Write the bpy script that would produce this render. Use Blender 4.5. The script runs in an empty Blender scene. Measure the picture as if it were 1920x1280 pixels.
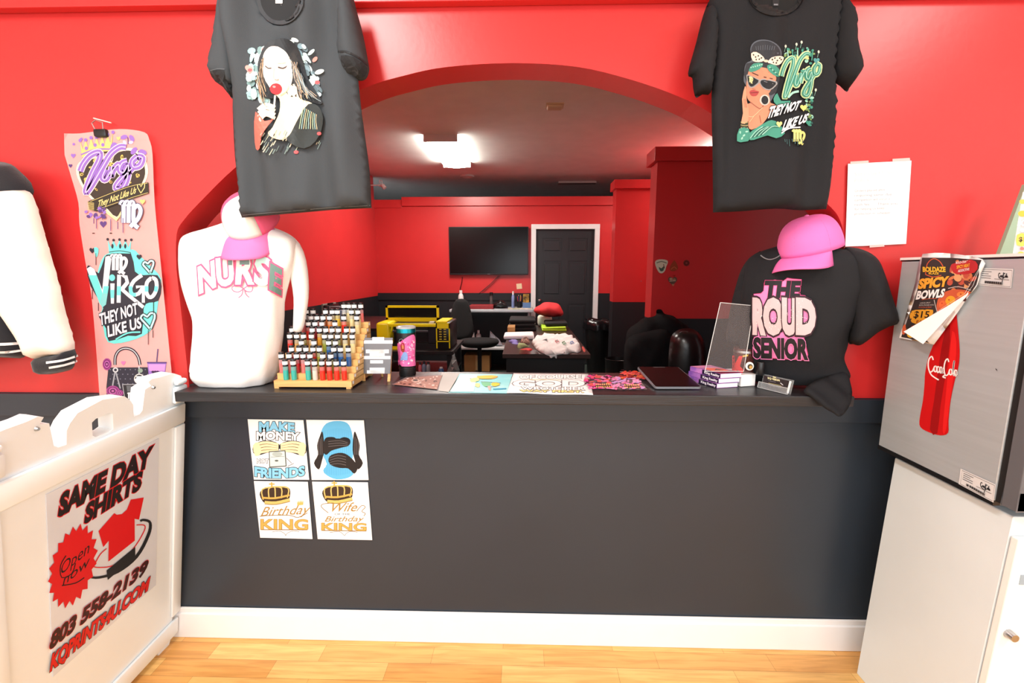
import bpy, bmesh, math, random
from math import sin, cos, pi, radians as R
from mathutils import Vector as V, Matrix
from mathutils.bvhtree import BVHTree
from mathutils.geometry import delaunay_2d_cdt
random.seed(7)
C = bpy.context.scene.collection

# ---------------------------------------------------------------- camera, world, lights, exposure
EYE = V((0, 0, 1.43)); FPX = 853.333; PITCH = R(8.66); YAW = R(1.5)
cd = bpy.data.cameras.new('camera'); cam = bpy.data.objects.new('camera', cd); C.objects.link(cam)
cd.sensor_width = 36; cd.lens = 36*FPX/1920; cd.clip_start = .05; cd.clip_end = 60
cam.location = EYE; cam.rotation_euler = (R(90)-PITCH, 0, YAW)
bpy.context.scene.camera = cam
FW = V((-sin(YAW)*cos(PITCH), cos(YAW)*cos(PITCH), -sin(PITCH)))
RT = V((cos(YAW), sin(YAW), 0)); UP = RT.cross(FW)

sc = bpy.context.scene
sc.view_settings.view_transform = 'Standard'; sc.view_settings.look = 'None'
sc.view_settings.exposure = -0.34; sc.view_settings.gamma = 1; sc.view_settings.use_curve_mapping = False
sc.cycles.max_bounces = 8; sc.cycles.diffuse_bounces = 4; sc.cycles.glossy_bounces = 4
sc.cycles.transparent_max_bounces = 16; sc.cycles.caustics_reflective = False; sc.cycles.caustics_refractive = False
sc.cycles.sample_clamp_indirect = 6
w = bpy.data.worlds.new('daylight'); sc.world = w; w.use_nodes = True
w.node_tree.nodes['Background'].inputs[0].default_value = (.92, .96, 1, 1)
w.node_tree.nodes['Background'].inputs[1].default_value = 1.3

def area(name, loc, target, sx, sy, watts, col=(1, 1, 1), spread=180):
    l = bpy.data.lights.new(name, 'AREA'); l.shape = 'RECTANGLE'; l.size = sx; l.size_y = sy
    l.energy = watts; l.color = col; l.spread = R(spread)
    o = bpy.data.objects.new(name, l); C.objects.link(o); o.location = loc
    o.rotation_euler = (V(target)-V(loc)).to_track_quat('-Z', 'Y').to_euler()
    return o
area('storefront_window_light', (-.3, -2.9, 1.75), (0, 1.6, 1.25), 5.2, 2.1, 150, (.93, .965, 1))
area('front_ceiling_light_left', (-.9, .0, 2.9), (-.9, .02, 0), .35, 1.2, 80, (1, .97, .93))
area('front_ceiling_light_right', (2.1, -.1, 2.9), (2.1, -.08, 0), .35, 1.2, 50, (1, .97, .93))

# ---------------------------------------------------------------- helpers
def lin(c):
    return tuple((x/255/12.92 if x/255 <= .04045 else ((x/255+.055)/1.055)**2.4) for x in c)+(1,)
_M = {}
def M(name, rgb, rough=.5, metal=0, spec=.5, var=0, vscale=8, bump=0, bscale=60, alpha=1, trans=0, coat=0, sheen=0, stretch=None, rgb2=None, emit=0):
    if name in _M: return _M[name]
    m = bpy.data.materials.new(name); m.use_nodes = True; nt = m.node_tree; b = nt.nodes['Principled BSDF']
    b.inputs['Base Color'].default_value = lin(rgb); b.inputs['Roughness'].default_value = rough
    b.inputs['Metallic'].default_value = metal; b.inputs['Specular IOR Level'].default_value = spec
    b.inputs['Alpha'].default_value = alpha; b.inputs['Transmission Weight'].default_value = trans
    b.inputs['Coat Weight'].default_value = coat; b.inputs['Sheen Weight'].default_value = sheen
    if emit:
        b.inputs['Emission Color'].default_value = lin(rgb); b.inputs['Emission Strength'].default_value = emit
    tc = nt.nodes.new('ShaderNodeTexCoord'); mp = nt.nodes.new('ShaderNodeMapping')
    nt.links.new(tc.outputs['Object'], mp.inputs[0])
    if stretch: mp.inputs['Scale'].default_value = stretch
    nz = nt.nodes.new('ShaderNodeTexNoise'); nz.inputs['Scale'].default_value = vscale; nz.inputs['Detail'].default_value = 4
    nt.links.new(mp.outputs[0], nz.inputs['Vector'])
    rp = nt.nodes.new('ShaderNodeValToRGB'); v = var or .03
    base = lin(rgb); c2 = lin(rgb2) if rgb2 else tuple(x*(1-v) for x in base[:3])+(1,)
    rp.color_ramp.elements[0].position = .35; rp.color_ramp.elements[1].position = .65
    rp.color_ramp.elements[0].color = c2; rp.color_ramp.elements[1].color = base
    nt.links.new(nz.outputs['Fac'], rp.inputs[0]); nt.links.new(rp.outputs[0], b.inputs['Base Color'])
    if bump:
        n2 = nt.nodes.new('ShaderNodeTexNoise'); n2.inputs['Scale'].default_value = bscale; n2.inputs['Detail'].default_value = 3
        nt.links.new(mp.outputs[0], n2.inputs['Vector'])
        bp = nt.nodes.new('ShaderNodeBump'); bp.inputs['Strength'].default_value = bump; bp.inputs['Distance'].default_value = .002
        nt.links.new(n2.outputs['Fac'], bp.inputs['Height']); nt.links.new(bp.outputs[0], b.inputs['Normal'])
    _M[name] = m; return m
def ink(rgb, rough=.55):
    return M('ink_%d_%d_%d' % tuple(rgb), rgb, rough, spec=.3)

class MB:
    def __init__(s): s.v = []; s.f = []; s.m = []; s.mats = []
    def mi(s, mat):
        if mat is None: return 0
        if mat not in s.mats: s.mats.append(mat)
        return s.mats.index(mat)
    def add(s, vs, fs, mat=None):
        k = len(s.v); s.v += [V(a) for a in vs]; i = s.mi(mat)
        for f in fs: s.f.append([k+j for j in f]); s.m.append(i)
        return s
    def box(s, lo, hi, mat=None, rot=None, bev=0, seg=2):
        lo = V(lo); hi = V(hi); c = (lo+hi)/2; d = (hi-lo)
        bm = bmesh.new(); bmesh.ops.create_cube(bm, size=1)
        for q in bm.verts: q.co = V((q.co.x*d.x, q.co.y*d.y, q.co.z*d.z))
        if bev: bmesh.ops.bevel(bm, geom=bm.edges[:], offset=min(bev, min(d)*.45), segments=seg, affect='EDGES', profile=.5)
        mt = rot.to_3x3() if rot else Matrix.Identity(3)
        return s.bm(bm, mat, lambda p: mt @ p + c)
    def bm(s, bm, mat=None, fn=lambda p: p):
        bm.verts.index_update()
        s.add([fn(q.co.copy()) for q in bm.verts], [[q.index for q in f.verts] for f in bm.faces], mat); bm.free(); return s
    def cyl(s, p0, p1, r0, r1=None, n=20, mat=None, cap=True):
        p0 = V(p0); p1 = V(p1); r1 = r0 if r1 is None else r1; d = (p1-p0).normalized()
        a = d.orthogonal().normalized(); b = d.cross(a)
        vs = [p0+(a*cos(2*pi*i/n)+b*sin(2*pi*i/n))*r0 for i in range(n)]+[p1+(a*cos(2*pi*i/n)+b*sin(2*pi*i/n))*r1 for i in range(n)]
        fs = [[i, (i+1) % n, n+(i+1) % n, n+i] for i in range(n)]
        if cap: fs += [list(range(n))[::-1], list(range(n, 2*n))]
        return s.add(vs, fs, mat)
    def lathe(s, prof, c, n=32, mat=None, close=True):      # prof: (r, z) upwards
        c = V(c); vs = []; fs = []
        for r, z in prof: vs += [c+V((r*cos(2*pi*i/n), r*sin(2*pi*i/n), z)) for i in range(n)]
        for k in range(len(prof)-1):
            for i in range(n): fs.append([k*n+i, k*n+(i+1) % n, (k+1)*n+(i+1) % n, (k+1)*n+i])
        if close: fs += [list(range(n))[::-1], [len(prof)*n-n+i for i in range(n)]]
        return s.add(vs, fs, mat)
    def tube(s, pts, r, n=8, mat=None, closed=False):
        pts = [V(p) for p in pts]; N = len(pts); vs = []; fs = []; a = None
        rs = r if isinstance(r, (list, tuple)) else [r]*N
        for i, p in enumerate(pts):
            d = (pts[(i+1) % N]-pts[i-1]) if closed else (pts[min(i+1, N-1)]-pts[max(i-1, 0)])
            d.normalize()
            a = d.orthogonal().normalized() if a is None else (a-d*a.dot(d)).normalized()
            b = d.cross(a); vs += [p+(a*cos(2*pi*j/n)+b*sin(2*pi*j/n))*rs[i] for j in range(n)]
        for i in range(N if closed else N-1):
            k = (i+1) % N
            for j in range(n): fs.append([i*n+j, i*n+(j+1) % n, k*n+(j+1) % n, k*n+j])
        if not closed: fs += [list(range(n))[::-1], [N*n-n+j for j in range(n)]]
        return s.add(vs, fs, mat)
    def grid(s, rows, mat=None, closed=False):
        n = len(rows[0]); vs = [p for r in rows for p in r]; fs = []
        for i in range(len(rows)-1):
            for j in range(n if closed else n-1):
                k = (j+1) % n; fs.append([i*n+j, i*n+k, (i+1)*n+k, (i+1)*n+j])
        return s.add(vs, fs, mat)
    def prism(s, pts, off, mat=None):       # planar outline + extrusion vector
        pts = [V(p) for p in pts]; off = V(off); n = len(pts)
        c = sum(pts, V())/n; nr = sum(((pts[i]-c).cross(pts[(i+1) % n]-c) for i in range(n)), V()).normalized()
        a = (pts[1]-pts[0]).normalized(); b = nr.cross(a)
        r = delaunay_2d_cdt([V(((p-c).dot(a), (p-c).dot(b))) for p in pts], [], [list(range(n))], 1, 1e-6)
        vs = [c+a*q[0]+b*q[1] for q in r[0]]; m = len(vs)
        fs = [list(f) for f in r[2]]+[[i+m for i in f][::-1] for f in r[2]]
        s.add([p for p in vs]+[p+off for p in vs], fs, mat)
        s.add(pts+[p+off for p in pts], [[i, (i+1) % n, n+(i+1) % n, n+i] for i in range(n)], mat); return s
    def build(s, name, mat=None, parent=None, smooth=False, loc=None, bevel=0, sub=0, merge=True):
        me = bpy.data.meshes.new(name)
        o = bpy.data.objects.new(name, me); C.objects.link(o)
        if parent is not None:
            o.parent = parent; org = V(); q = parent
            while q: org += q.location; q = q.parent
        else:
            if loc is None:
                xs = [p.x for p in s.v]; ys = [p.y for p in s.v]; zs = [p.z for p in s.v]
                loc = V(((min(xs)+max(xs))/2, (min(ys)+max(ys))/2, min(zs)))
            org = V(loc); o.location = org
        me.from_pydata([p-org for p in s.v], [], s.f)
        mats = s.mats or [mat]
        for x in mats: me.materials.append(x)
        if s.mats: me.polygons.foreach_set('material_index', s.m)
        bm = bmesh.new(); bm.from_mesh(me)
        if merge: bmesh.ops.remove_doubles(bm, verts=bm.verts, dist=1e-5)
        if not s.__dict__.get('flat'): bmesh.ops.recalc_face_normals(bm, faces=bm.faces)
        bm.to_mesh(me); bm.free()
        if smooth:
            me.polygons.foreach_set('use_smooth', [True]*len(me.polygons))
            if smooth != 'all':
                me.set_sharp_from_angle(angle=R(38))
        if bevel:
            md = o.modifiers.new('bevel', 'BEVEL'); md.width = bevel; md.segments = 2; md.limit_method = 'ANGLE'
        if sub:
            md = o.modifiers.new('sub', 'SUBSURF'); md.levels = sub; md.render_levels = sub
        me.update(); return o

def thing(name, label, cat, loc=(0, 0, 0), group=None):
    o = bpy.data.objects.new(name, None); C.objects.link(o); o.location = loc; o.empty_display_size = .05
    return tag(o, label, cat, group)
def tag(o, label, cat, group=None, kind=None):
    o['label'] = label; o['category'] = cat
    if group: o['group'] = group
    if kind: o['kind'] = kind
    return o
def struct(name, mb, mat=None, **k):
    o = mb.build(name, mat, **k); o['kind'] = 'structure'; return o

# -- rays of the photograph meeting real surfaces
def ray(px, py): return (RT*((px-960)/FPX)+UP*((640-py)/FPX)+FW)
class Pl:
    """a real plane in the room: origin, two axes, normal towards the room"""
    def __init__(s, O, a, b):
        s.O = V(O); s.a = V(a).normalized(); s.b = V(b); s.b = (s.b-s.a*s.b.dot(s.a)).normalized(); s.n = s.a.cross(s.b)
    def hit(s, px, py, lift=0):
        d = ray(px, py); t = (s.O-EYE).dot(s.n)/d.dot(s.n); return EYE+d*t+s.n*lift
    def st(s, px, py):
        p = s.hit(px, py)-s.O; return (p.dot(s.a), p.dot(s.b))
    def w(s, u, v, h=0): return s.O+s.a*u+s.b*v+s.n*h
def VY(y): return Pl((0, y, 0), (1, 0, 0), (0, 0, 1))
def HZ(z): return Pl((0, 0, z), (1, 0, 0), (0, 1, 0))
def XL(x): return Pl((x, 0, 0), (0, -1, 0), (0, 0, 1))          # a face that looks left
class Sf:
    """the surface of a built mesh; falls back on a plane beyond its rim"""
    def __init__(s, mb, pl):
        s.t = BVHTree.FromPolygons(mb.v, mb.f); s.pl = pl
    def hit(s, px, py, lift=0):
        d = ray(px, py).normalized(); h = s.t.ray_cast(EYE, d)
        if h[0] is None: return s.pl.hit(px, py, lift)
        n = h[1] if h[1].dot(d) < 0 else -h[1]
        return h[0]-d*lift+n*(lift*.7)

def cr(pts, closed=True, n=5):
    P = [V((p[0], p[1], 0)) if len(p) == 2 else V(p) for p in pts]; N = len(P); out = []
    for i in range(N if closed else N-1):
        g = (lambda k: P[k % N]) if closed else (lambda k: P[max(0, min(N-1, k))])
        a, b, c, d = g(i-1), g(i), g(i+1), g(i+2)
        for k in range(n):
            t = k/n; out.append(.5*((2*b)+(c-a)*t+(2*a-5*b+4*c-d)*t*t+(3*b-a-3*c+d)*t**3))
    if not closed: out.append(P[-1])
    return [tuple(p)[:2] for p in out] if len(pts[0]) == 2 else out
def inside(p, poly):
    x, y = p; r = False; n = len(poly)
    for i in range(n):
        x1, y1 = poly[i][:2]; x2, y2 = poly[i-1][:2]
        if (y1 > y) != (y2 > y) and x < (x2-x1)*(y-y1)/(y2-y1)+x1: r = not r
    return r
def edist(p, poly):
    x, y = p; m = 1e9; n = len(poly)
    for i in range(n):
        x1, y1 = poly[i][:2]; x2, y2 = poly[i-1][:2]; dx = x2-x1; dy = y2-y1; L = dx*dx+dy*dy
        t = 0 if L == 0 else max(0, min(1, ((x-x1)*dx+(y-y1)*dy)/L)); m = min(m, (x-x1-t*dx)**2+(y-y1-t*dy)**2)
    return m**.5
def tri(poly, cell=None):
    pts = [V(p[:2]) for p in poly]; n = len(pts)
    if cell:
        q = []
        for i in range(n):
            a = pts[i]; b = pts[(i+1) % n]; k = max(1, int((b-a).length/cell)); q += [a.lerp(b, j/k) for j in range(k)]
        pts = q; n = len(pts); pl = [tuple(p) for p in pts]
        x0 = min(p[0] for p in pl); x1 = max(p[0] for p in pl); y0 = min(p[1] for p in pl); y1 = max(p[1] for p in pl)
        y = y0+cell/2; row = 0
        while y < y1:
            x = x0+(cell/2 if row % 2 else cell)
            while x < x1:
                if inside((x, y), pl) and edist((x, y), pl) > cell*.45: pts.append(V((x, y)))
                x += cell
            y += cell*.87; row += 1
    r = delaunay_2d_cdt(pts, [], [list(range(n))], 1, 1e-7)
    return [tuple(p) for p in r[0]], [list(f) for f in r[2]]
def puff(pl, outline, T, Rr, back=.5, cell=.018, fold=None, st=False, mat=None, base=0, power=2):
    """a cloth-like body: outline lying in a real plane, thick towards its middle, front and back"""
    poly = [tuple(p) for p in outline] if st else [pl.st(*p) for p in outline]
    vs, fs = tri(poly, cell); mb = MB(); fr = []; bk = []; bpoly = poly
    for p in vs:
        d = edist(p, bpoly); q = max(0, 1-min(d/Rr, 1)); h = (1-q**power)**(1/power) if d > 1e-5 else 0
        f = fold(p[0], p[1]) if fold else 0
        fr.append(pl.w(p[0], p[1], base+T*h+f*h)); bk.append(pl.w(p[0], p[1], base-T*back*h+(f*h*.3 if back else 0)))
    n = len(vs); a = pl.n
    def ori(f):
        u = (fr[f[1]]-fr[f[0]]).cross(fr[f[2]]-fr[f[0]]); return f if u.dot(a) > 0 else f[::-1]
    mb.add(fr+bk, [ori(f) for f in fs]+[[i+n for i in ori(f)][::-1] for f in fs], mat); return mb
def loft(rows, pl, depth, n=36, sub=5, back=1, sq=2.3, fold=None, mat=None, shift=0):
    """rows of (y, left, right, depth factor) seen in the photo, lofted into a closed solid round the plane pl"""
    rr = cr([(r[1], r[0], 0) for r in rows], False, sub); r2 = cr([(r[2], r[0], 0) for r in rows], False, sub)
    dd = cr([(r[3], 0, 0) for r in rows], False, sub); mb = MB(); rings = []
    for a, b, d in zip(rr, r2, dd):
        L = pl.hit(a[0], a[1]); Q = pl.hit(b[0], b[1]); c = (L+Q)/2; h = (Q-L)/2; z = c.z; ring = []
        for k in range(n):
            t = 2*pi*k/n; x = math.copysign(abs(cos(t))**(2/sq), cos(t)); y = math.copysign(abs(sin(t))**(2/sq), sin(t))
            f = fold(t, z) if fold else 0
            ring.append(c+h*x*(1+f)+pl.n*((depth*d[0]*y)*(1+f)*(1 if y > 0 else back)+shift))
        rings.append(ring)
    mb.grid(rings, mat, closed=True)
    mb.add(rings[0], [list(range(n))], mat); mb.add(rings[-1], [list(range(n))[::-1]], mat); return mb

# -- flat printed artwork (text, strokes, shapes) laid on a real surface
_G = {}
def glyphs(s, bold):
    k = (s, round(bold, 3))
    if k not in _G:
        cu = bpy.data.curves.new('t', 'FONT'); cu.body = s; cu.offset = bold; cu.resolution_u = 3; cu.fill_mode = 'BOTH'
        ob = bpy.data.objects.new('t', cu); me = bpy.data.meshes.new_from_object(ob)
        _G[k] = ([tuple(v.co)[:2] for v in me.vertices], [list(p.vertices) for p in me.polygons])
        bpy.data.objects.remove(ob); bpy.data.meshes.remove(me); bpy.data.curves.remove(cu)
    return _G[k]
class Art:
    def __init__(s, sf, lift=.0006, step=.00022, cell=None):
        s.sf = sf; s.h = lift; s.step = step; s.mb = MB(); s.mb.flat = True; s.cell = cell; s.lay = []; s.fr(0, 0, 1)
    def fr(s, ox, oy, k): s.o = (ox, oy, k); return s
    def px(s, p): return (s.o[0]+p[0]/s.o[2], s.o[1]+p[1]/s.o[2])
    def put(s, pts, fs, col):
        bx = (min(p[0] for p in pts), min(p[1] for p in pts), max(p[0] for p in pts), max(p[1] for p in pts)); k = 0
        for q, l in s.lay:      # one step above whatever this piece of ink overlaps
            if l > k and q[0] < bx[2] and q[2] > bx[0] and q[1] < bx[3] and q[3] > bx[1]: k = l
        s.lay.append((bx, k+1)); h = s.h+s.step*(k+1)
        P = [s.sf.hit(*p, h) for p in pts]; G = []
        for f in fs:
            if len(f) < 3: continue
            n = (P[f[1]]-P[f[0]]).cross(P[f[2]]-P[f[0]]); G.append(f if n.dot(EYE-P[f[0]]) > 0 else f[::-1])
        s.mb.add(P, G, col if not isinstance(col, (tuple, list)) else ink(col)); return s
    def poly(s, pts, col, smooth=0):
        q = [s.px(p) for p in pts]
        if smooth: q = cr(q, True, smooth)
        v, f = tri(q, s.cell); return s.put(v, f, col)
    def quad(s, a, b, c, d, col): return s.poly([a, b, c, d], col)
    def rect(s, x0, y0, x1, y1, col): return s.poly([(x0, y0), (x1, y0), (x1, y1), (x0, y1)], col)
    def ell(s, cx, cy, rx, ry, col, rot=0, n=20):
        a = R(rot); return s.poly([(cx+rx*cos(t)*cos(a)-ry*sin(t)*sin(a), cy+rx*cos(t)*sin(a)+ry*sin(t)*cos(a)) for t in (2*pi*i/n for i in range(n))], col)
    def line(s, pts, wd, col, smooth=0, closed=False, taper=0):
        q = [s.px(p) for p in pts]
        if smooth: q = cr(q, closed, smooth)
        if closed: q = q+[q[0]]
        wd = wd/s.o[2]/2; L = []; Rr = []; n = len(q)
        for i, p in enumerate(q):
            a = V(q[max(0, i-1)]); b = V(q[min(n-1, i+1)])
            if closed and i in (0, n-1): a = V(q[-2]); b = V(q[1])
            d = (b-a); d = d.normalized() if d.length > 1e-9 else V((1, 0)); nn = V((-d.y, d.x))
            k = wd*(1-taper*abs(2*i/(n-1)-1)) if taper else wd
            L.append(V(p)+nn*k); Rr.append(V(p)-nn*k)
        return s.put([tuple(p) for p in L+Rr], [[i, i+1, n+i+1, n+i] for i in range(n-1)], col)
    def text(s, t, x0, y0, x1, y1, h, col, h1=None, lean=0, bold=.03, out=None, ow=.05, arc=0):
        """cap text on a baseline (x0,y0)-(x1,y1), cap height h; out = outline colour"""
        x0, y0 = s.px((x0, y0)); x1, y1 = s.px((x1, y1)); k = s.o[2]; h = h/k; h1 = h if h1 is None else h1/k; lean = lean/k; arc = arc/k
        g0, _ = glyphs(t, 0); gx0 = min(p[0] for p in g0); gx1 = max(p[0] for p in g0); H = .72
        dx = x1-x0; dy = y1-y0
        for c, b in (([(out, bold+ow)] if out else [])+[(col, bold)]):
            v, f = glyphs(t, b)
            if s.cell:
                v, f = dens(v, f, s.cell/max(h, 1)*.9)
            q = []
            for p in v:
                u = (p[0]-gx0)/(gx1-gx0); y = p[1]/H; hh = h+(h1-h)*u; a = arc*4*u*(1-u)
                q.append((x0+dx*u+lean*y, y0+dy*u-hh*y-a))
            s.put(q, f, c)
        return s
    def heart(s, cx, cy, r, col, rot=0):
        a = R(rot); P = []
        for i in range(24):
            t = 2*pi*i/24; x = .95*sin(t)**3; y = -(13*cos(t)-5*cos(2*t)-2*cos(3*t)-cos(4*t))/15
            P.append((cx+r*(x*cos(a)-y*sin(a)), cy+r*(x*sin(a)+y*cos(a))))
        return s.poly(P, col)
    def script(s, strokes, bl, br, h, wd, col, out=None, ow=0, lean=0):
        """handwritten word: strokes in unit coordinates (x 0..1, y 0..1 up)"""
        for c, q in (([(out, wd+ow)] if out else [])+[(col, wd)]):
            for st in strokes:
                P = [(bl[0]+(br[0]-bl[0])*x+lean*y, bl[1]+(br[1]-bl[1])*x-h*y) for x, y in st]
                s.line(P, q, c, smooth=4 if len(P) > 2 else 0)
        return s
    def virgo(s, x, y, wd, h, t, col, out=None, ow=4):
        S = [[(.0, .88), (.06, 1), (.13, .9), (.13, .1)], [(.13, .8), (.24, 1), (.34, .9), (.34, .1)], [(.34, .8), (.45, 1), (.55, .9), (.55, .25), (.62, .0), (.75, -.12)],
             [(.55, .7), (.72, .85), (.85, .65), (.75, .3), (.5, .02), (.42, -.08)]]
        return s.script(S, (x, y+h), (x+wd, y+h), h, t, col, out, ow)
    def crown(s, x0, y0, x1, y1, h, col, n=5, jew=None):
        P = [(x0, y0), (x1, y1)]; dx = x1-x0; dy = y1-y0; top = []
        for i in range(n):
            u = 1.06-1.12*i/(n-1); top.append((x0+dx*u, y0+dy*u-h*(1 if i % 2 == 0 else .95)))
            if i < n-1:
                u2 = u-.56/(n-1); top.append((x0+dx*u2, y0+dy*u2-h*.45))
        s.poly(P+top, col)
        if jew:
            for i, p in enumerate(top[::2]): s.ell(p[0], p[1], h*.1, h*.1, jew)
        return s
    def build(s, parent, name='graphic', label=None):
        o = s.mb.build(name, None, parent, merge=False)
        if label: o['label'] = label
        return o
def dens(v, f, L):
    bm = bmesh.new(); bv = [bm.verts.new((p[0], p[1], 0)) for p in v]
    for q in f:
        try: bm.faces.new([bv[i] for i in q])
        except ValueError: pass
    bmesh.ops.triangulate(bm, faces=bm.faces[:])
    for _ in range(3):
        e = [x for x in bm.edges if x.calc_length() > L*1.6]
        if not e: break
        bmesh.ops.subdivide_edges(bm, edges=e, cuts=1); bmesh.ops.triangulate(bm, faces=[q for q in bm.faces if len(q.verts) > 3])
    bm.verts.index_update(); r = ([(q.co.x, q.co.y) for q in bm.verts], [[q.index for q in x.verts] for x in bm.faces]); bm.free(); return r

# ---------------------------------------------------------------- materials of the setting
RED = M('red_wall_paint', (203, 46, 47), .33, spec=.5, var=.05, vscale=3, bump=.12, bscale=45)
BLK = M('black_wall_paint', (41, 50, 60), .36, spec=.5, var=.08, vscale=3, bump=.10, bscale=40)
TRIMW = M('white_gloss_trim', (240, 240, 240), .35, var=.02)
BLKB = M('black_wall_paint_shaded', (28, 29, 33), .5, spec=.4, var=.08, vscale=3)  # same black wall paint, with the back room's shade put into its colour
CEIL = M('ceiling_paint', (242, 244, 240), .9, spec=.2, var=.05, vscale=5, bump=.5, bscale=90)
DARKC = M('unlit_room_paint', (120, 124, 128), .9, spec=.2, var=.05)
def floor_mat():
    m = bpy.data.materials.new('laminate_planks'); m.use_nodes = True; nt = m.node_tree; b = nt.nodes['Principled BSDF']
    tc = nt.nodes.new('ShaderNodeTexCoord'); br = nt.nodes.new('ShaderNodeTexBrick'); nt.links.new(tc.outputs['Object'], br.inputs['Vector'])
    br.inputs['Scale'].default_value = 1; br.inputs['Brick Width'].default_value = .42; br.inputs['Row Height'].default_value = .075
    br.inputs['Mortar Size'].default_value = .0006; br.offset = .37; br.inputs['Color1'].default_value = lin((246, 198, 122)); br.inputs['Color2'].default_value = lin((226, 160, 84))
    br.inputs['Mortar'].default_value = lin((176, 120, 60)); br.inputs['Bias'].default_value = -.1
    mp = nt.nodes.new('ShaderNodeMapping'); mp.inputs['Scale'].default_value = (2, 26, 1); nt.links.new(tc.outputs['Object'], mp.inputs[0])
    nz = nt.nodes.new('ShaderNodeTexNoise'); nz.inputs['Scale'].default_value = 2.2; nz.inputs['Detail'].default_value = 6; nz.inputs['Distortion'].default_value = .6
    nt.links.new(mp.outputs[0], nz.inputs['Vector'])
    rp = nt.nodes.new('ShaderNodeValToRGB'); rp.color_ramp.elements[0].position = .35; rp.color_ramp.elements[0].color = (.62, .52, .40, 1); rp.color_ramp.elements[1].position = .6; rp.color_ramp.elements[1].color = (1, 1, 1, 1)
    nt.links.new(nz.outputs['Fac'], rp.inputs[0])
    mx = nt.nodes.new('ShaderNodeMix'); mx.data_type = 'RGBA'; mx.blend_type = 'MULTIPLY'; mx.inputs['Factor'].default_value = .55
    nt.links.new(br.outputs['Color'], mx.inputs['A']); nt.links.new(rp.outputs[0], mx.inputs['B']); nt.links.new(mx.outputs['Result'], b.inputs['Base Color'])
    b.inputs['Roughness'].default_value = .3; return m
WOODF = floor_mat(); CARPET = M('dark_green_floor', (62, 74, 68), .7, var=.15, vscale=20)

D = 1.585; TH = .13; CT = 1.027
# floors
f = MB(); f.box((-3.2, -3.2, -.1), (3.2, D+.06, 0), WOODF); f.box((-3.2, D+.06, -.1), (4.2, 13.2, 0), CARPET)
struct('floor', f)
# front partition with the arched opening
AX0, AX1 = -1.219, 1.075
arch = [(-1.219, 1.44), (-1.205, 1.56), (-1.17, 1.612), (-1.101, 1.676), (-.982, 1.776), (-.80, 1.90), (-.536, 2.021), (-.389, 2.063), (-.249, 2.087), (-.042, 2.096),
        (.164, 2.083), (.336, 2.044), (.492, 1.992), (.605, 1.937), (.82, 1.80), (1.0, 1.656), (1.05, 1.60), (1.071, 1.53), (1.075, 1.44)]
arch = cr(arch, False, 4)
Wp = MB(); XW0, XW1, ZT = -3.0, 3.1, 2.95
up = [(XW0, .992), (AX0, .992)]+[p for p in arch]+[(AX1, .992), (XW1, .992), (XW1, ZT), (XW0, ZT)]
Wp.prism([V((x, D, z)) for x, z in up], (0, TH, 0), RED)
Wp.prism([V((x, D, z)) for x, z in [(XW0, 0), (XW1, 0), (XW1, .9915), (XW0, .9915)]], (0, TH, 0), BLK)
struct('wall_front', Wp)
# bulkhead ledge along the top of the wall, black rail, baseboard
t = MB(); t.box((XW0, D-.035, 2.262), (XW1, D-.001, ZT), RED); struct('trim_1', t, bevel=.003)
t = MB(); t.box((XW0, D-.014, .905), (XW1, D-.001, .990), BLK); struct('trim_2', t, bevel=.002)
t = MB(); t.box((XW0, D-.014, 0), (XW1, D-.001, .105), TRIMW); t.box((XW0, D-.009, .105), (XW1, D-.001, .128), TRIMW); struct('baseboard_front', t, bevel=.003)
# the room the photographer stands in
FC = M('front_ceiling_paint', (235, 232, 228), .9)
t = MB(); t.box((-3, -3.1, 2.95), (3.1, D+TH, 3.05), FC); struct('ceiling', t)
t = MB(); t.box((-3.1, -3.1, 0), (-3.0, D+TH, 2.95), FC); struct('wall_left', t)
t = MB(); t.box((3.1, -3.1, 0), (3.2, D+TH, 2.95), FC); struct('wall_right', t)
# back room shell
BY = 7.0; ZD = 1.112
lx = VY(BY).hit(709, 550).x; 
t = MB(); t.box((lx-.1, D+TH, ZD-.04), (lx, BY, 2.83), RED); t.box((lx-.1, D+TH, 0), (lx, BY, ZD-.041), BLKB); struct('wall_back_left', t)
bx1 = 4.0
dl = VY(BY).hit(1004, 420).x; dr = VY(BY).hit(1117, 420).x; dz = 2.075
for (x0, x1, z0, z1, m) in []: pass
t = MB()
for x0, x1 in ((lx-.1, dl), (dr, bx1)):
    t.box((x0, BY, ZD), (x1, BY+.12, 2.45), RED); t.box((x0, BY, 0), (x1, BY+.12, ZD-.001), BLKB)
t.box((dl, BY, dz), (dr, BY+.12, 2.45), RED)
struct('wall_back', t)
t = MB(); t.box((lx+.42, BY-.03, 2.405), (bx1, BY+.15, 2.535), RED); t.box((lx-.1, BY-.012, 2.38), (lx+.42, BY+.13, 2.50), RED); struct('trim_3', t, bevel=.004)
t = MB(); t.box((lx, BY-.012, ZD-.012), (dl-.08, BY-.001, ZD+.002), BLKB); t.box((lx, BY-.02, ZD-.105), (dl-.08, BY-.012, ZD-.012), BLKB); struct('trim_4', t)
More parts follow.
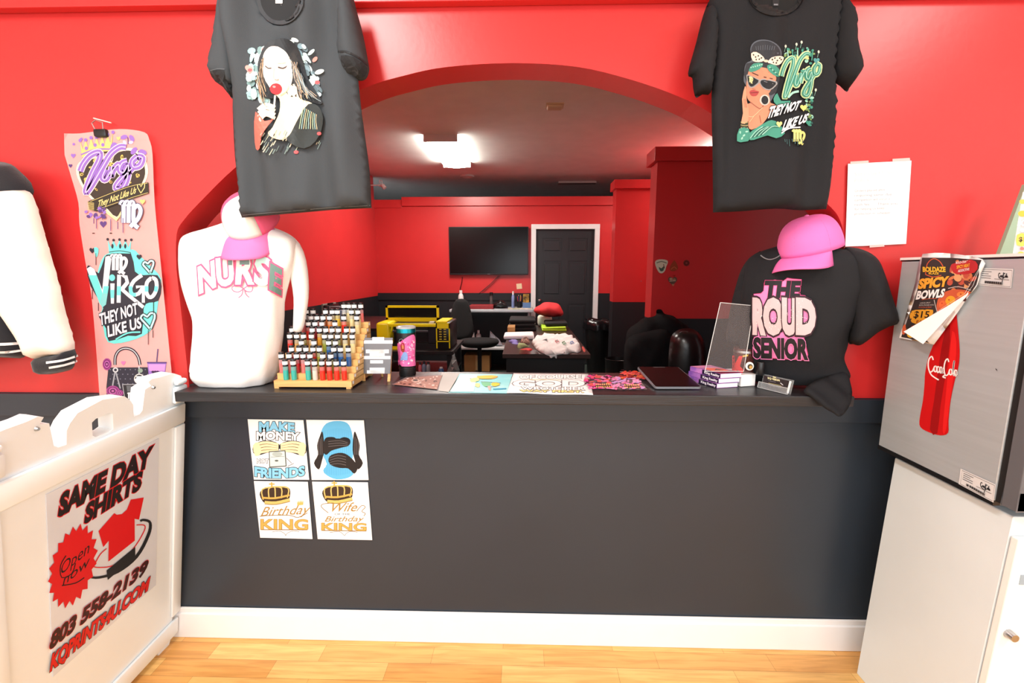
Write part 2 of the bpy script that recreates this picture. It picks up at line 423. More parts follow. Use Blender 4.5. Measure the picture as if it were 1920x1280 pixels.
# block at the right of the back wall, and the stub partition in front of it
by = 5.55; X0 = VY(by).hit(1149, 560).x
zd2 = VY(by).hit(1180, 566).z
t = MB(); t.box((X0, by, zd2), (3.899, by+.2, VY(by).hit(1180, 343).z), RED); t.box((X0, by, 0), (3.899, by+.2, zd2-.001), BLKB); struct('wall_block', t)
t = MB(); zt = VY(by).hit(1180, 337).z; t.box((X0-.03, by-.03, zt-.1), (3.899, by+.23, zt), RED); struct('trim_5', t, bevel=.003)
sy = 4.1; SX = VY(sy).hit(1224, 500).x; zd3 = VY(sy).hit(1270, 597).z; zt = VY(sy).hit(1290, 276).z
SX2 = SX
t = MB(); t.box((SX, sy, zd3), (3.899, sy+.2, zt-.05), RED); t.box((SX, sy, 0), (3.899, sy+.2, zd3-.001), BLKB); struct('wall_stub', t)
t = MB(); t.box((SX-.035, sy-.035, zt-.115), (3.899, sy+.235, zt), RED); struct('trim_6', t, bevel=.003)
t = MB(); t.box((3.9, D+TH, 0), (4.0, BY, 2.83), RED); struct('wall_back_right', t)
# ceiling of the back room and the unlit room beyond the partition
CZ = 2.83
t = MB(); t.box((-3.1, D+TH, CZ), (4.1, 13, CZ+.1), CEIL); struct('ceiling', t)
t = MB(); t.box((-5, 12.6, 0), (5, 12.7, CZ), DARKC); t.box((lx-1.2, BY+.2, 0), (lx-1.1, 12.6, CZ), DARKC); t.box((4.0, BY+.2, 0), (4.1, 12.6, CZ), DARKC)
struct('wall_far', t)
# door in the back wall
t = MB(); y0 = BY-.022
a = dl-.062; b = dr+.062
t.box((a, y0, 0), (dl+.01, BY+.1, dz), TRIMW); t.box((dr-.01, y0, 0), (b, BY+.1, dz), TRIMW); t.box((a, y0, dz-.01), (b, BY+.1, dz+.062), TRIMW)
struct('trim_7', t, bevel=.004)
DB = M('black_door_paint', (34, 35, 38), .4, spec=.5)
t = MB(); yd = BY+.03; W_ = dr-dl-.02; x = dl+.01; st = .1; md = .1; pw = (W_-2*st-md)/2
t.box((x, yd+.008, .005), (x+W_, yd+.035, dz-.012), DB)
zz = [(.0, .22), (.95, 1.07), (1.60, 1.72), (dz-.14, dz-.012)]
for z0, z1 in zz: t.box((x, yd+.0006, max(z0, .005)), (x+W_, yd+.03, z1), DB)
for xa, xb in ((x, x+st), (x+st+pw, x+st+pw+md), (x+W_-st, x+W_)): t.box((xa, yd, .005), (xb, yd+.03, dz-.012), DB)
for z0, z1 in ((.22, .95), (1.07, 1.60), (1.72, dz-.14)):
    for xa in (x+st, x+st+pw+md): t.box((xa+.03, yd+.001, z0+.03), (xa+pw-.03, yd+.03, z1-.03), DB, bev=.006)
d1 = struct('door_1', t)
CH = M('chrome', (205, 205, 205), .18, metal=1)
t = MB(); kz = VY(BY).hit(1011, 563).z; kx = dl+.075
t.cyl((kx, yd+.002, kz), (kx, yd-.03, kz), .011, mat=CH); t.lathe([(0.005, -.028), (.022, -.02), (.028, 0), (.022, .02), (.005, .028)], (0, 0, 0), 20, CH)
k = len(t.v)-100
for i in range(k, len(t.v)): q = t.v[i]; t.v[i] = V((kx+q.x, yd-.045+q.z*.8, kz+q.y))
t.build('door_handle', None, d1, smooth=True)

# ================================================================ things on and in front of the red wall
FILM = M('frosted_film', (255, 214, 210), .3, spec=.6, alpha=.33)
PAPER = M('white_paper', (246, 246, 245), .6, var=.01)
BLKTEE = M('black_cotton', (31, 32, 35), .85, spec=.25, bump=.25, bscale=300)
GREYTEE = M('washed_black_cotton', (66, 71, 75), .85, spec=.25, bump=.25, bscale=300)
WHCLOTH = M('white_fleece', (246, 243, 240), .9, spec=.2, bump=.25, bscale=220)
PINKC = M('pink_twill', (238, 120, 176), .8, spec=.2, bump=.2, bscale=400)
PINKC2 = M('bright_pink_twill', (240, 120, 190), .8, spec=.2, bump=.2, bscale=400)
PINKM = M('pink_mesh', (236, 100, 140), .85, spec=.2, bump=.6, bscale=500)
FOAMW = M('white_foam_front', (250, 246, 240), .8, spec=.2)
PLW = M('white_moulded_plastic', (238, 247, 252), .42, var=.02)
STEEL = M('brushed_stainless', (198, 206, 211), .36, metal=.4, var=.06, vscale=3, stretch=(1, 1, 30))
BLKP = M('black_plastic', (18, 18, 20), .35)
GRYP = M('grey_plastic', (96, 97, 102), .45)
METAL = M('bare_metal', (180, 182, 184), .3, metal=1)
CLEAR = M('clear_acrylic', (235, 240, 240), .08, spec=.6, alpha=.12)
CLEDGE = M('acrylic_edge', (235, 238, 236), .2, alpha=.85)
TAPE = M('clear_tape', (255, 225, 220), .3, alpha=.5)

# ---- tee, left
pl = VY(1.475)
def fold1(x, z): return .016*sin(30*x+4*z+2*sin(3*z))+.009*sin(57*x-3*z+1)+.004*sin(11*z+9*x)
root = thing('t_shirt', 'faded black t-shirt printed with a pale long-haired woman and lollipop, hanging by the arch', 't-shirt', pl.w(*pl.st(570, 400)))
body = cr([(478, -34), (430, -18), (412, 12), (414, 50), (428, 100), (437, 160), (436, 200), (440, 290), (448, 360), (452, 400), (453.5, 408), (455, 408), (500, 404), (560, 399), (630, 393), (694, 390), (697, 390), (696.5, 386), (693, 320), (685, 260), (677, 200), (671, 140), (667, 90), (660, 30), (650, -18), (600, -36), (573, -25), (562, 15), (548, 35), (526, 42), (504, 36), (489, 15)], True, 3)
TB1 = puff(pl, body, .028, .04, .4, .016, fold1); TB1.build('shirt_body', GREYTEE, root, smooth='all')
TS = puff(pl, cr([(414, -5), (404, 50), (398, 95), (393, 135), (402, 149), (415, 158), (423, 168), (433, 184), (439, 175), (440, 162), (447, 160), (448, 120), (441, 60), (432, -12)], True, 3), .05, .045, .3, .014, lambda x, z: .006*sin(70*x), base=-.005)
TS0 = TS; TS.build('sleeve', GREYTEE, root, smooth='all')
TS = puff(pl, cr([(636, -20), (655, -24), (668, 20), (680, 65), (690, 118), (691, 132), (685, 147), (672, 150), (660, 142), (650, 142), (640, 125), (632, 98), (633, 40)], True, 3), .055, .045, .3, .014, lambda x, z: .006*sin(70*x), base=-.005)
TS.build('sleeve', GREYTEE, root, smooth='all')
SF1 = Sf(TB1, pl)
def hook(px):
    p = pl.hit(px, -30); m = MB(); m.tube(cr([tuple(p+V((0, .0, -.06))), tuple(p+V((0, 0, .04))), tuple(p+V((.012, .02, .09))), tuple(V((p.x+.005, 1.5499, p.z+.10)))], False, 4), .003, 6, METAL); m.build('hanger_hook', None, root, smooth=True)
hook(525)
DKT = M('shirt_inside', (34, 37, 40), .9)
a = Art(SF1, .002, .0008, cell=4)
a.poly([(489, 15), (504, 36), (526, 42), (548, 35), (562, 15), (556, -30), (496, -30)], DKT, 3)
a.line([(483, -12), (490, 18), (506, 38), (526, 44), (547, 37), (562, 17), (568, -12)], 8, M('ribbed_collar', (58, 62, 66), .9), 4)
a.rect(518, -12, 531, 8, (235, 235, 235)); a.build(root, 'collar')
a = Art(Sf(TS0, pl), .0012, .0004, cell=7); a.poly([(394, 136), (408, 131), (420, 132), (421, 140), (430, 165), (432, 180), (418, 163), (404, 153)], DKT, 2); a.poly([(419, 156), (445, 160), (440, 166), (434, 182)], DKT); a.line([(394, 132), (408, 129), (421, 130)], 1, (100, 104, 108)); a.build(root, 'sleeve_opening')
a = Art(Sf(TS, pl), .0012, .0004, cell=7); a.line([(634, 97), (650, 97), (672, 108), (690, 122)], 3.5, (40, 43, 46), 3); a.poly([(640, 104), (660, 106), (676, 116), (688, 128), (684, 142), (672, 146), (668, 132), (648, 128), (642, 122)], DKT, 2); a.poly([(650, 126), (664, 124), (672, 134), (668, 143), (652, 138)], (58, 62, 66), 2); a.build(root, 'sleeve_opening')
# plain generic portrait in the print's place
a = Art(SF1, .0012, .0003, cell=7).fr(450, 60, 4.925)
rnd = random.Random(3)
TEAL1, TEAL2, PALE, HAIR = (196, 224, 220), (150, 190, 192), (240, 226, 212), (38, 42, 46)
for i in range(60):
    x = rnd.uniform(70, 240); y = rnd.uniform(170, 640); a.ell(x+abs(y-400)*.12, y, rnd.uniform(16, 44), rnd.uniform(20, 60), [TEAL1, TEAL2, (222, 240, 236), (120, 150, 150)][i % 4], rnd.uniform(-20, 20), 9)
for i in range(40):
    y = rnd.uniform(90, 600); x = 520+(y-90)*.36+rnd.uniform(-20, 70); a.ell(x, y, rnd.uniform(10, 26), rnd.uniform(16, 46), [TEAL1, (186, 206, 214), (120, 146, 156), (90, 110, 118)][i % 4], -35, 9)
for i in range(14):
    t = rnd.uniform(pi*.85, pi*1.45) if i % 2 else rnd.uniform(-pi*.5, pi*.1); r = rnd.uniform(.8, 1.04)
    a.ell(400+330*r*cos(t), 390+330*r*sin(t), rnd.uniform(18, 46), rnd.uniform(14, 34), [TEAL1, TEAL2, (222, 236, 230), (226, 150, 140)][rnd.choice([0, 0, 1, 2, 2, 3])], rnd.uniform(0, 180))
a.poly([(235, 130), (330, 70), (450, 70), (540, 140), (590, 280), (640, 450), (770, 660), (640, 640), (560, 600), (250, 620), (215, 560), (190, 450), (170, 300)], HAIR, 3)
a.poly([(300, 560), (360, 620), (360, 740), (300, 880), (260, 940), (330, 990), (430, 985), (540, 860), (600, 720), (670, 660), (560, 610), (520, 480), (420, 540)], (244, 226, 196), 3)
a.poly([(215, 320), (222, 220), (270, 150), (350, 140), (430, 190), (480, 270), (498, 400), (480, 490), (420, 560), (350, 590), (290, 540), (240, 460), (218, 400)], PALE, 3)
a.line([(236, 322), (262, 342), (290, 340)], 11, (96, 80, 74), 3); a.line([(350, 330), (400, 340), (462, 308)], 13, (90, 74, 68), 3); a.line([(240, 292), (285, 296)], 5, (206, 190, 178)); a.line([(345, 296), (430, 286)], 5, (206, 190, 178)); a.line([(312, 340), (306, 420), (322, 446), (352, 440)], 6, (216, 196, 184), 3); a.line([(480, 420), (440, 540), (370, 590)], 14, (222, 190, 160), 3)
a.line([(320, 440), (335, 450), (355, 440)], 7, (226, 170, 160), 3)
a.line([(320, 590), (310, 700)], 16, (250, 246, 240)); a.ell(330, 532, 55, 52, (214, 62, 70)); a.ell(312, 512, 14, 10, (244, 160, 160))
a.ell(524, 400, 18, 32, (238, 150, 150))
for k in range(4): a.line([(180+4*k, 720+34*k), (240, 675+32*k), (320, 700+34*k)], 30, [(248, 236, 214), (240, 214, 190)][k % 2], 3)
a.poly([(160, 740), (235, 830), (310, 800), (260, 870), (215, 960), (200, 1075), (165, 1080), (150, 940)], (226, 110, 96), 2)
for i in range(70):
    x = rnd.uniform(215, 760); y = rnd.uniform(930, 1110)-(x-200)*.16; l = rnd.uniform(20, 70)
    a.line([(x, y), (x-l*.5, y+l)], rnd.uniform(4, 9), [(222, 206, 176), (170, 180, 160), (44, 48, 50), (120, 140, 136)][i % 4])
a.poly([(640, 670), (560, 790), (480, 930), (430, 1000), (600, 1080), (740, 960), (780, 800), (730, 690)], (44, 50, 50), 3)
for k in range(9): a.line([(600+14*k, 700+8*k), (580+16*k, 790+6*k), (560+20*k, 900)], 6, [(170, 196, 160), (150, 190, 186), (226, 190, 150)][k % 3], 3)
for k in range(22): a.line([(225-3*k+rnd.uniform(-8, 8), 240+10*k), (200+rnd.uniform(-14, 14), 400+8*k), (215+rnd.uniform(-30, 30), 520+8*k)], 4, [(150, 120, 90), (40, 44, 48), (190, 160, 130)][k % 3], 3)
for k in range(26): a.line([(490+rnd.uniform(0, 60), 260+rnd.uniform(0, 80)), (530+rnd.uniform(0, 70), 420+rnd.uniform(0, 60)), (560+rnd.uniform(0, 160), 590+rnd.uniform(0, 60))], 4, [(120, 140, 150), (220, 190, 160), (50, 56, 60), (70, 84, 92)][k % 4], 3)
for k in range(13): a.line([(470+10*k, 220+14*k), (540+9*k, 360+18*k), (580+16*k, 560+8*k)], 3.5, [(150, 170, 176), (206, 178, 150), (60, 66, 70)][k % 3], 3)
for p in ((720, 480), (740, 940), (520, 1110), (100, 360)): a.ell(p[0], p[1], 22, 16, (232, 84, 88))
a.build(root, 'shirt_print')
a = Art(SF1, .0009, .0003, cell=7); a.line([(455, 403), (500, 399), (560, 394), (630, 388), (694, 385)], 1, (104, 110, 114), 2); a.line([(455, 401), (500, 397), (560, 392), (630, 386), (694, 383)], .7, (50, 54, 58), 2); a.build(root, 'hem_stitching')

# ---- tee, right
root = thing('t_shirt', 'black t-shirt with a woman in sunglasses and teal Virgo lettering, hanging beside the paper notice', 't-shirt', pl.w(*pl.st(1450, 395)))
body = cr([(1400, -26), (1345, -16), (1328, 10), (1334, 70), (1335, 130), (1334, 197), (1336, 295), (1337, 390), (1337, 398), (1340, 398), (1390, 396), (1454, 391), (1500, 394), (1546, 392), (1549, 392), (1550, 388), (1557, 350), (1562, 295), (1567, 197), (1565, 140), (1570, 70), (1578, 10), (1565, -18), (1505, -26), (1495, 8), (1478, 20), (1455, 24), (1430, 19), (1410, 6)], True, 3)
TB2 = puff(pl, body, .028, .04, .4, .016, lambda x, z: .015*sin(26*x+4*z)+.008*sin(52*x-2*z+1)+.004*sin(10*z+7*x)); TB2.build('shirt_body', BLKTEE, root, smooth='all')
TS = puff(pl, cr([(1334, 0), (1320, 26), (1306, 80), (1291, 136), (1299, 145), (1301, 165), (1306, 182), (1318, 176), (1334, 172), (1341, 120), (1346, 50)], True, 3), .05, .045, .3, .014, lambda x, z: .006*sin(70*x), base=-.005); TS.build('sleeve', BLKTEE, root, smooth='all')
TS = puff(pl, cr([(1572, -8), (1590, 8), (1601, 33), (1601, 82), (1607, 110), (1611, 134), (1603, 150), (1596, 160), (1590, 171), (1577, 160), (1563, 147), (1558, 100), (1560, 30)], True, 3), .055, .045, .3, .014, lambda x, z: .006*sin(60*x), base=-.005); TS.build('sleeve', BLKTEE, root, smooth='all')
SF2 = Sf(TB2, pl)
hook(1455)
a = Art(SF2, .002, .0008, cell=4)
a.poly([(1410, 6), (1430, 19), (1455, 24), (1478, 20), (1495, 8), (1492, -24), (1412, -24)], M('shirt_inside_black', (14, 14, 15), .9), 3)
a.line([(1403, -12), (1414, 10), (1432, 22), (1455, 27), (1480, 22), (1497, 8), (1504, -12)], 7, M('ribbed_collar_black', (22, 22, 24), .9), 4)
a.rect(1447, -10, 1459, 13, (28, 28, 30)); a.rect(1449, -4, 1457, -2, (170, 170, 170)); a.rect(1449, 9, 1457, 12, (120, 120, 125)); a.build(root, 'collar')
a = Art(SF2, .0012, .0003, cell=7).fr(1370, 60, 5.563)
SK, SKD, TL, TLD, TLL = (204, 134, 104), (150, 88, 68), (62, 142, 122), (28, 80, 72), (150, 204, 184)
CRM, GHAIR = (226, 222, 160), (40, 42, 48)
a.poly([(205, 180), (240, 110), (320, 80), (420, 95), (500, 150), (530, 230), (500, 330), (510, 420), (490, 560), (440, 680), (380, 720), (160, 560), (140, 440), (160, 330), (220, 290)], (84, 90, 100), 3)
a.poly([(215, 190), (250, 120), (330, 92), (420, 105), (490, 160), (515, 230), (480, 300), (240, 300)], GHAIR, 3)
for k in range(9): a.line([(265+24*k, 135+4*abs(k-4)), (270+22*k, 190)], 4, (96, 102, 112))
a.poly([(165, 330), (500, 320), (490, 560), (420, 660), (180, 560)], GHAIR, 2)
a.poly([(185, 420), (230, 380), (330, 370), (420, 400), (470, 480), (440, 560), (380, 660), (300, 720), (230, 740), (175, 690), (165, 560)], SK, 3)
a.poly([(300, 720), (390, 640), (410, 740), (480, 770), (400, 860), (330, 960), (220, 1020), (185, 980), (190, 860), (180, 750)], SK, 2)
a.line([(205, 730), (300, 800), (340, 770)], 10, SKD, 3); a.line([(300, 870), (315, 950)], 7, SKD)
a.poly([(190, 400), (240, 330), (340, 330), (300, 390), (220, 420)], TL, 2); a.poly([(380, 350), (440, 340), (500, 390), (505, 470), (440, 450), (390, 400)], TL, 2)
for k in range(6): a.ell(215+22*k, 372-6*k, 10, 6, TLL, 30*k); a.ell(405+14*k, 370+14*k, 9, 6, [TLL, TLD][k % 2], 40*k)
a.poly([(215, 225), (270, 210), (340, 260), (350, 300), (290, 315), (230, 300)], (232, 214, 196), 2); a.poly([(385, 320), (420, 270), (500, 252), (550, 270), (520, 330), (470, 350), (410, 330)], (232, 214, 196), 2)
for x, y in ((240, 240), (262, 262), (290, 250), (268, 290), (300, 285), (322, 272), (430, 290), (455, 275), (480, 300), (505, 275), (470, 325), (440, 320), (520, 290)): a.ell(x, y, 9, 7, (44, 34, 30), x)
a.ell(368, 305, 24, 14, (210, 190, 170))
a.poly([(165, 455), (195, 450), (300, 500), (310, 520), (270, 560), (220, 585), (185, 560)], (150, 150, 150), 2); a.poly([(175, 466), (200, 462), (292, 506), (262, 548), (222, 572), (192, 550)], (20, 22, 24), 2)
a.poly([(300, 510), (340, 490), (478, 520), (460, 570), (400, 612), (340, 590), (310, 550)], (150, 150, 150), 2); a.poly([(312, 516), (345, 502), (462, 528), (446, 566), (398, 600), (346, 580), (320, 548)], (22, 24, 28), 2)
a.virgo(195, 470, 45, 62, 8, CRM); a.line([(345, 516), (380, 526)], 6, (120, 124, 130))
a.line([(225, 425), (290, 455)], 9, (60, 36, 30)); a.line([(345, 470), (430, 490)], 9, (60, 36, 30))
a.poly([(200, 620), (235, 605), (262, 612), (295, 625), (270, 665), (235, 670), (208, 655)], (168, 62, 62), 3); a.line([(205, 636), (245, 634), (290, 630)], 4, (90, 30, 30), 3); a.line([(225, 592), (262, 600)], 6, SKD)
a.ell(352, 712, 50, 56, (190, 190, 180)); a.ell(354, 712, 34, 44, (28, 28, 30))
a.poly([(120, 700), (150, 570), (165, 600), (170, 720), (190, 800), (185, 930), (110, 960), (130, 850)], (216, 150, 118), 2)
for k in range(3): a.line([(135+12*k, 700), (152+10*k, 790)], 3, SKD)
for k in range(5): a.line([(106, 940+15*k), (150, 948+15*k), (182, 942+15*k)], 7, [(190, 180, 130), (96, 96, 70)][k % 2], 2)
a.line([(190, 880), (240, 880), (330, 790)], 6, (200, 190, 150), 3); a.line([(200, 940), (250, 870)], 5, (200, 190, 150))
a.poly([(90, 1010), (190, 1010), (200, 1120), (150, 1145), (65, 1140)], TL, 2); a.poly([(195, 1060), (270, 1000), (350, 950), (420, 920), (500, 960), (560, 1060), (470, 1110), (380, 1080), (290, 1110), (205, 1130)], TL, 2)
for k in range(7): a.line([(205+20*k, 1110-6*k), (260+26*k, 1040-8*k), (330+28*k, 990)], 8, [TLL, TLD][k % 2], 3)
for x, y in ((100, 1050), (140, 1080), (170, 1040), (120, 1110)): a.ell(x, y, 16, 9, TLL, x)
for i in range(60):
    x = rnd.uniform(560, 870); y = rnd.uniform(170, 330) if i < 22 else rnd.uniform(560, 980)
    if i >= 22: x = rnd.uniform(780, 850)
    a.ell(x, y, rnd.uniform(7, 24), rnd.uniform(7, 20), [TL, TLD, TLL, (120, 150, 90)][i % 4], i*30)
for k in range(6): a.line([(600+48*k, 300), (590+52*k, 190+14*(k % 2))], 12, [TLL, TL][k % 2]); a.ell(590+52*k, 180+14*(k % 2), 12, 12, TL)
for x, y in ((570, 150), (685, 130), (738, 108), (915, 208), (885, 605)): a.ell(x, y, 11, 16, (200, 204, 190)); a.line([(x, y), (x-14, y+60)], 3, TLL)
a.poly([(690, 310), (680, 240), (710, 270), (740, 215), (770, 262), (800, 230), (812, 290), (760, 280)], (206, 204, 130)); a.heart(893, 300, 34, (80, 150, 150))
a.poly([(440, 700), (480, 640), (520, 720), (620, 720), (580, 780), (470, 760)], TL, 2)
VG = [[(.0, .62), (.05, .8), (.16, .98), (.30, 1.0), (.30, .8), (.20, .5), (.10, .12), (.10, .0), (.20, .2), (.36, .6), (.48, .88), (.62, 1.0), (.72, .95)],
      [(.40, .50), (.35, .30), (.40, .22), (.48, .40)], [(.50, .52), (.48, .24), (.52, .42), (.60, .54), (.62, .46)],
      [(.74, .56), (.66, .54), (.62, .38), (.68, .28), (.76, .46), (.74, .1), (.66, -.14), (.56, -.08), (.62, .08), (.82, .34)], [(.90, .62), (.82, .52), (.84, .36), (.94, .36), (.98, .54), (.90, .62)]]
a.script(VG, (520, 700), (930, 560), 380, 34, TL, out=(196, 214, 160), ow=26); a.script(VG, (520, 700), (930, 560), 380, 8, TLL); a.ell(735, 415, 18, 12, TL)
a.line([(590, 690), (640, 640), (700, 625)], 22, TLL, 3)
a.text('THEY NOT', 372, 900, 690, 810, 120, (236, 238, 244), h1=92, lean=40, bold=.04, out=(24, 26, 28), ow=.06)
a.text('LIKE US', 530, 1030, 770, 940, 110, (236, 238, 244), h1=92, lean=40, bold=.04, out=(24, 26, 28), ow=.06); a.line([(525, 1060), (600, 1010), (716, 996)], 12, (230, 234, 240), 3)
a.heart(750, 792, 36, (222, 210, 120)); a.heart(498, 965, 34, (214, 206, 130)); a.heart(800, 950, 30, TL)
a.virgo(640, 1030, 130, 130, 22, (226, 220, 130), out=(60, 62, 50), ow=10)
for k in range(8): a.line([(560+24*k, 1120), (566+24*k, 1150+20*(k % 3))], 6, (60, 96, 96))
a.build(root, 'shirt_print')

# ---- varsity jacket at the left rim
pj = VY(1.50)
root = thing('varsity_jacket', 'black varsity jacket with white leather sleeve and striped cuff hanging on the left wall', 'jacket', pj.w(*pj.st(60, 690)))
BW = M('black_wool', (34, 34, 38), .95, spec=.2, sheen=.3, bump=.4, bscale=300); LTH = M('cream_leather', (248, 240, 228), .45, bump=.2, bscale=80)
J1 = puff(pj, cr([(-150, 300), (-60, 300), (8, 304), (36, 320), (64, 358), (40, 420), (22, 520), (24, 575), (40, 605), (50, 638), (46, 669), (0, 670), (-150, 668)], True, 3), .07, .12, .3, .02, lambda x, z: .006*sin(40*x+5*z)); J1.build('jacket_body', BW, root, smooth='all')
J2 = puff(pj, cr([(10, 385), (18, 366), (40, 358), (68, 362), (80, 385), (96, 440), (116, 510), (136, 590), (151, 655), (118, 664), (84, 669), (62, 630), (40, 590), (16, 545), (0, 500), (-4, 440)], True, 3), .075, .06, .3, .018, lambda x, z: .005*sin(30*z), base=.02); J2.build('sleeve', LTH, root, smooth='all')
J3 = puff(pj, cr([(84, 666), (118, 661), (151, 652), (150, 684), (132, 694), (94, 699), (86, 682)], True, 3), .05, .04, .3, .012, base=.02); J3.build('cuff', BW, root, smooth='all')
a = Art(Sf(J3, pj), .0015, cell=7); a.line([(87, 680), (118, 675), (147, 666)], 4, (240, 240, 240), 3); a.line([(92, 689), (120, 684), (146, 676)], 4, (240, 240, 240), 3); a.build(root, 'cuff_stripes')
a = Art(Sf(J1, pj), .0015, cell=7); a.line([(-40, 645), (10, 645), (46, 642)], 5, (236, 236, 236), 3); a.line([(-40, 660), (10, 660), (44, 656)], 4, (236, 236, 236), 3); a.build(root, 'hem_stripes')

# ---- transfer film banner with binder clip
pb = VY(1.566)
root = thing('transfer_film', 'long frosted transfer film strip with purple, teal and handbag prints clipped to the red wall', 'film banner', pb.w(*pb.st(240, 815)))
out = cr([(120, 250), (150, 250), (195, 244), (235, 242), (271, 248), (280, 262), (286, 290), (290, 380), (300, 480), (312, 600), (322, 700), (334, 820)], False, 3)+cr([(196, 818), (190, 790), (183, 690), (172, 560), (160, 490), (149, 420), (147, 380), (133, 330), (121, 290)], False, 3)
puff(pb, out, .0006, .01, 1, .02, lambda x, z: 0).build('film', FILM, root)
a = Art(pb, .0012, .00012).fr(120, 230, 5.816)
PU, PUD, PUL, GD, LEO = (140, 104, 184), (88, 62, 120), (200, 180, 226), (206, 186, 116), (60, 50, 44)
a.heart(330, 500, 1, PU)
P1 = [(520, 420), (560, 330), (640, 285), (760, 280), (860, 350), (915, 470), (910, 600), (820, 760), (700, 900), (585, 1060), (440, 930), (300, 830), (200, 700), (140, 560), (150, 460), (220, 400), (330, 370), (440, 360)]
a.poly(P1, (226, 214, 190), 3); a.poly([(525+(x-525)*.92, 640+(y-640)*.92) for x, y in P1], LEO, 3)
for i in range(60):
    x = rnd.uniform(190, 860); y = rnd.uniform(330, 760)
    if inside((x, y), [(525+(p[0]-525)*.86, 640+(p[1]-640)*.86) for p in P1]): a.ell(x, y, rnd.uniform(14, 30), rnd.uniform(10, 24), (206, 178, 92), i*40, 8); a.ell(x+3, y, rnd.uniform(7, 15), rnd.uniform(6, 12), (90, 66, 50), i*40, 7)
a.crown(200, 380, 520, 300, 190, GD, 7, PU); a.line([(220, 395), (350, 330), (505, 325)], 18, LEO, 3); a.line([(190, 350), (350, 292), (520, 290)], 14, PU, 3)
for x, y in ((250, 280), (345, 245), (430, 242)): a.ell(x, y, 18, 20, PU)
for x, y in ((195, 178), (110, 235)): a.ell(x, y, 15, 14, PU)
a.poly([(520, 240), (560, 215), (600, 260), (540, 350), (500, 350)], PU, 2)
for cx, cy, k, rr in ((700, 190, 1.0, 20), (815, 345, 1.15, -15)):
    for sx in (-1, 1):
        a.ell(cx+sx*42*k, cy-20*k*(1 if sx > 0 else 1.6), 40*k, 24*k, PU, 35*sx+rr); a.ell(cx+sx*34*k, cy+26*k, 26*k, 18*k, PUL, -30*sx+rr)
    a.line([(cx, cy-30*k), (cx+4, cy+44*k)], 9, PUD)
a.script(VG, (185, 780), (880, 600), 400, 62, PU, out=(214, 200, 200), ow=20); a.script(VG, (185, 780), (880, 600), 400, 12, PUL)
a.poly([(270, 860), (700, 690), (930, 650), (935, 770), (700, 850), (370, 970), (290, 950)], (52, 46, 40)); a.line([(300, 860), (700, 705), (920, 660)], 5, GD, 3); a.line([(370, 950), (700, 835), (925, 765)], 5, GD, 3)
for k in range(7): a.line([(270, 865+14*k), (340, 880+12*k)], 5, GD)
a.text('They Not Like Us', 375, 925, 790, 770, 78, (214, 196, 130), lean=18, bold=.02); a.line([(850, 770), (815, 710), (812, 680), (835, 672), (850, 700), (872, 665), (892, 670), (888, 710), (850, 770)], 9, (214, 196, 130))
a.line([(450, 955), (585, 1060), (650, 960)], 26, (222, 206, 150)); a.virgo(628, 868, 260, 250, 44, (204, 206, 232), out=(84, 78, 104), ow=16)
for x, y, r_, c in ((432, 1105, 40, PUD), (598, 172, 24, GD), (105, 360, 28, PU), (870, 862, 30, GD), (75, 470, 22, PUD)): a.heart(x, y, r_, c)
for k in range(16): a.ell(rnd.uniform(240, 480), rnd.uniform(930, 1040), rnd.uniform(12, 34), rnd.uniform(10, 22), [PU, PUD][k % 2], k*35)
for x, y0, y1 in ((330, 1040, 1100), (367, 1050, 1155), (522, 1050, 1180), (590, 1080, 1160), (657, 1040, 1200), (430, 1000, 1060)): a.line([(x, y0), (x, y1)], 7, PUD)
a.ell(325, 1205, 16, 6, LEO); a.ell(515, 1205, 16, 7, LEO)
a.fr(160, 440, 5.818)
AQ, DK, SV = (104, 204, 200), (44, 44, 54), (206, 206, 214)
a.poly([(210, 230), (330, 190), (520, 160), (600, 230), (700, 330), (830, 480), (800, 720), (770, 900), (700, 1060), (480, 1160), (250, 1170), (190, 950), (150, 880), (190, 800), (120, 640), (140, 400)], AQ, 3)
a.poly([(215, 240), (280, 215), (500, 200), (545, 400), (640, 440), (790, 440), (835, 560), (800, 720), (700, 740), (640, 800), (620, 1080), (470, 1100), (260, 1160), (230, 1020), (150, 890), (200, 800), (60, 560), (20, 360), (60, 340), (150, 420)], DK, 2)
a.crown(262, 200, 492, 205, 150, AQ, 5, DK); a.line([(262, 190), (380, 175), (500, 195)], 8, DK, 3)
for x in (300, 385, 440): a.ell(x, 125, 13, 26, DK)
a.virgo(285, 225, 200, 180, 34, SV, out=DK, ow=12)
a.poly([(20, 370), (60, 345), (105, 375), (190, 600), (225, 240), (262, 228), (290, 262), (230, 760), (195, 790), (165, 760)], SV); a.poly([(40, 440), (130, 440), (195, 640), (205, 560), (262, 560), (232, 750), (195, 785), (165, 755)], AQ); a.poly([(190, 640), (250, 640), (232, 760), (195, 790), (165, 755)], (120, 190, 190))
a.ell(298, 468, 32, 36, AQ); a.poly([(278, 530), (325, 530), (318, 750), (285, 750)], SV); a.poly([(278, 600), (322, 600), (319, 690), (282, 690)], AQ)
a.line([(370, 740), (375, 440), (450, 460), (465, 520), (400, 600)], 44, SV); a.line([(390, 580), (480, 660), (640, 790)], 38, SV); a.line([(375, 560), (372, 660)], 44, AQ)
a.line([(625, 440), (540, 500), (500, 580), (520, 650), (590, 640), (640, 560)], 42, SV, 2); a.line([(560, 570), (640, 560), (640, 740)], 34, SV); a.line([(500, 560), (510, 640), (560, 655)], 40, AQ, 2)
a.line([(730, 470), (680, 520), (672, 620), (705, 680), (750, 660), (785, 580), (775, 490), (730, 470)], 42, SV, 3); a.line([(676, 560), (675, 620)], 40, AQ); a.line([(783, 560), (775, 620)], 38, AQ)
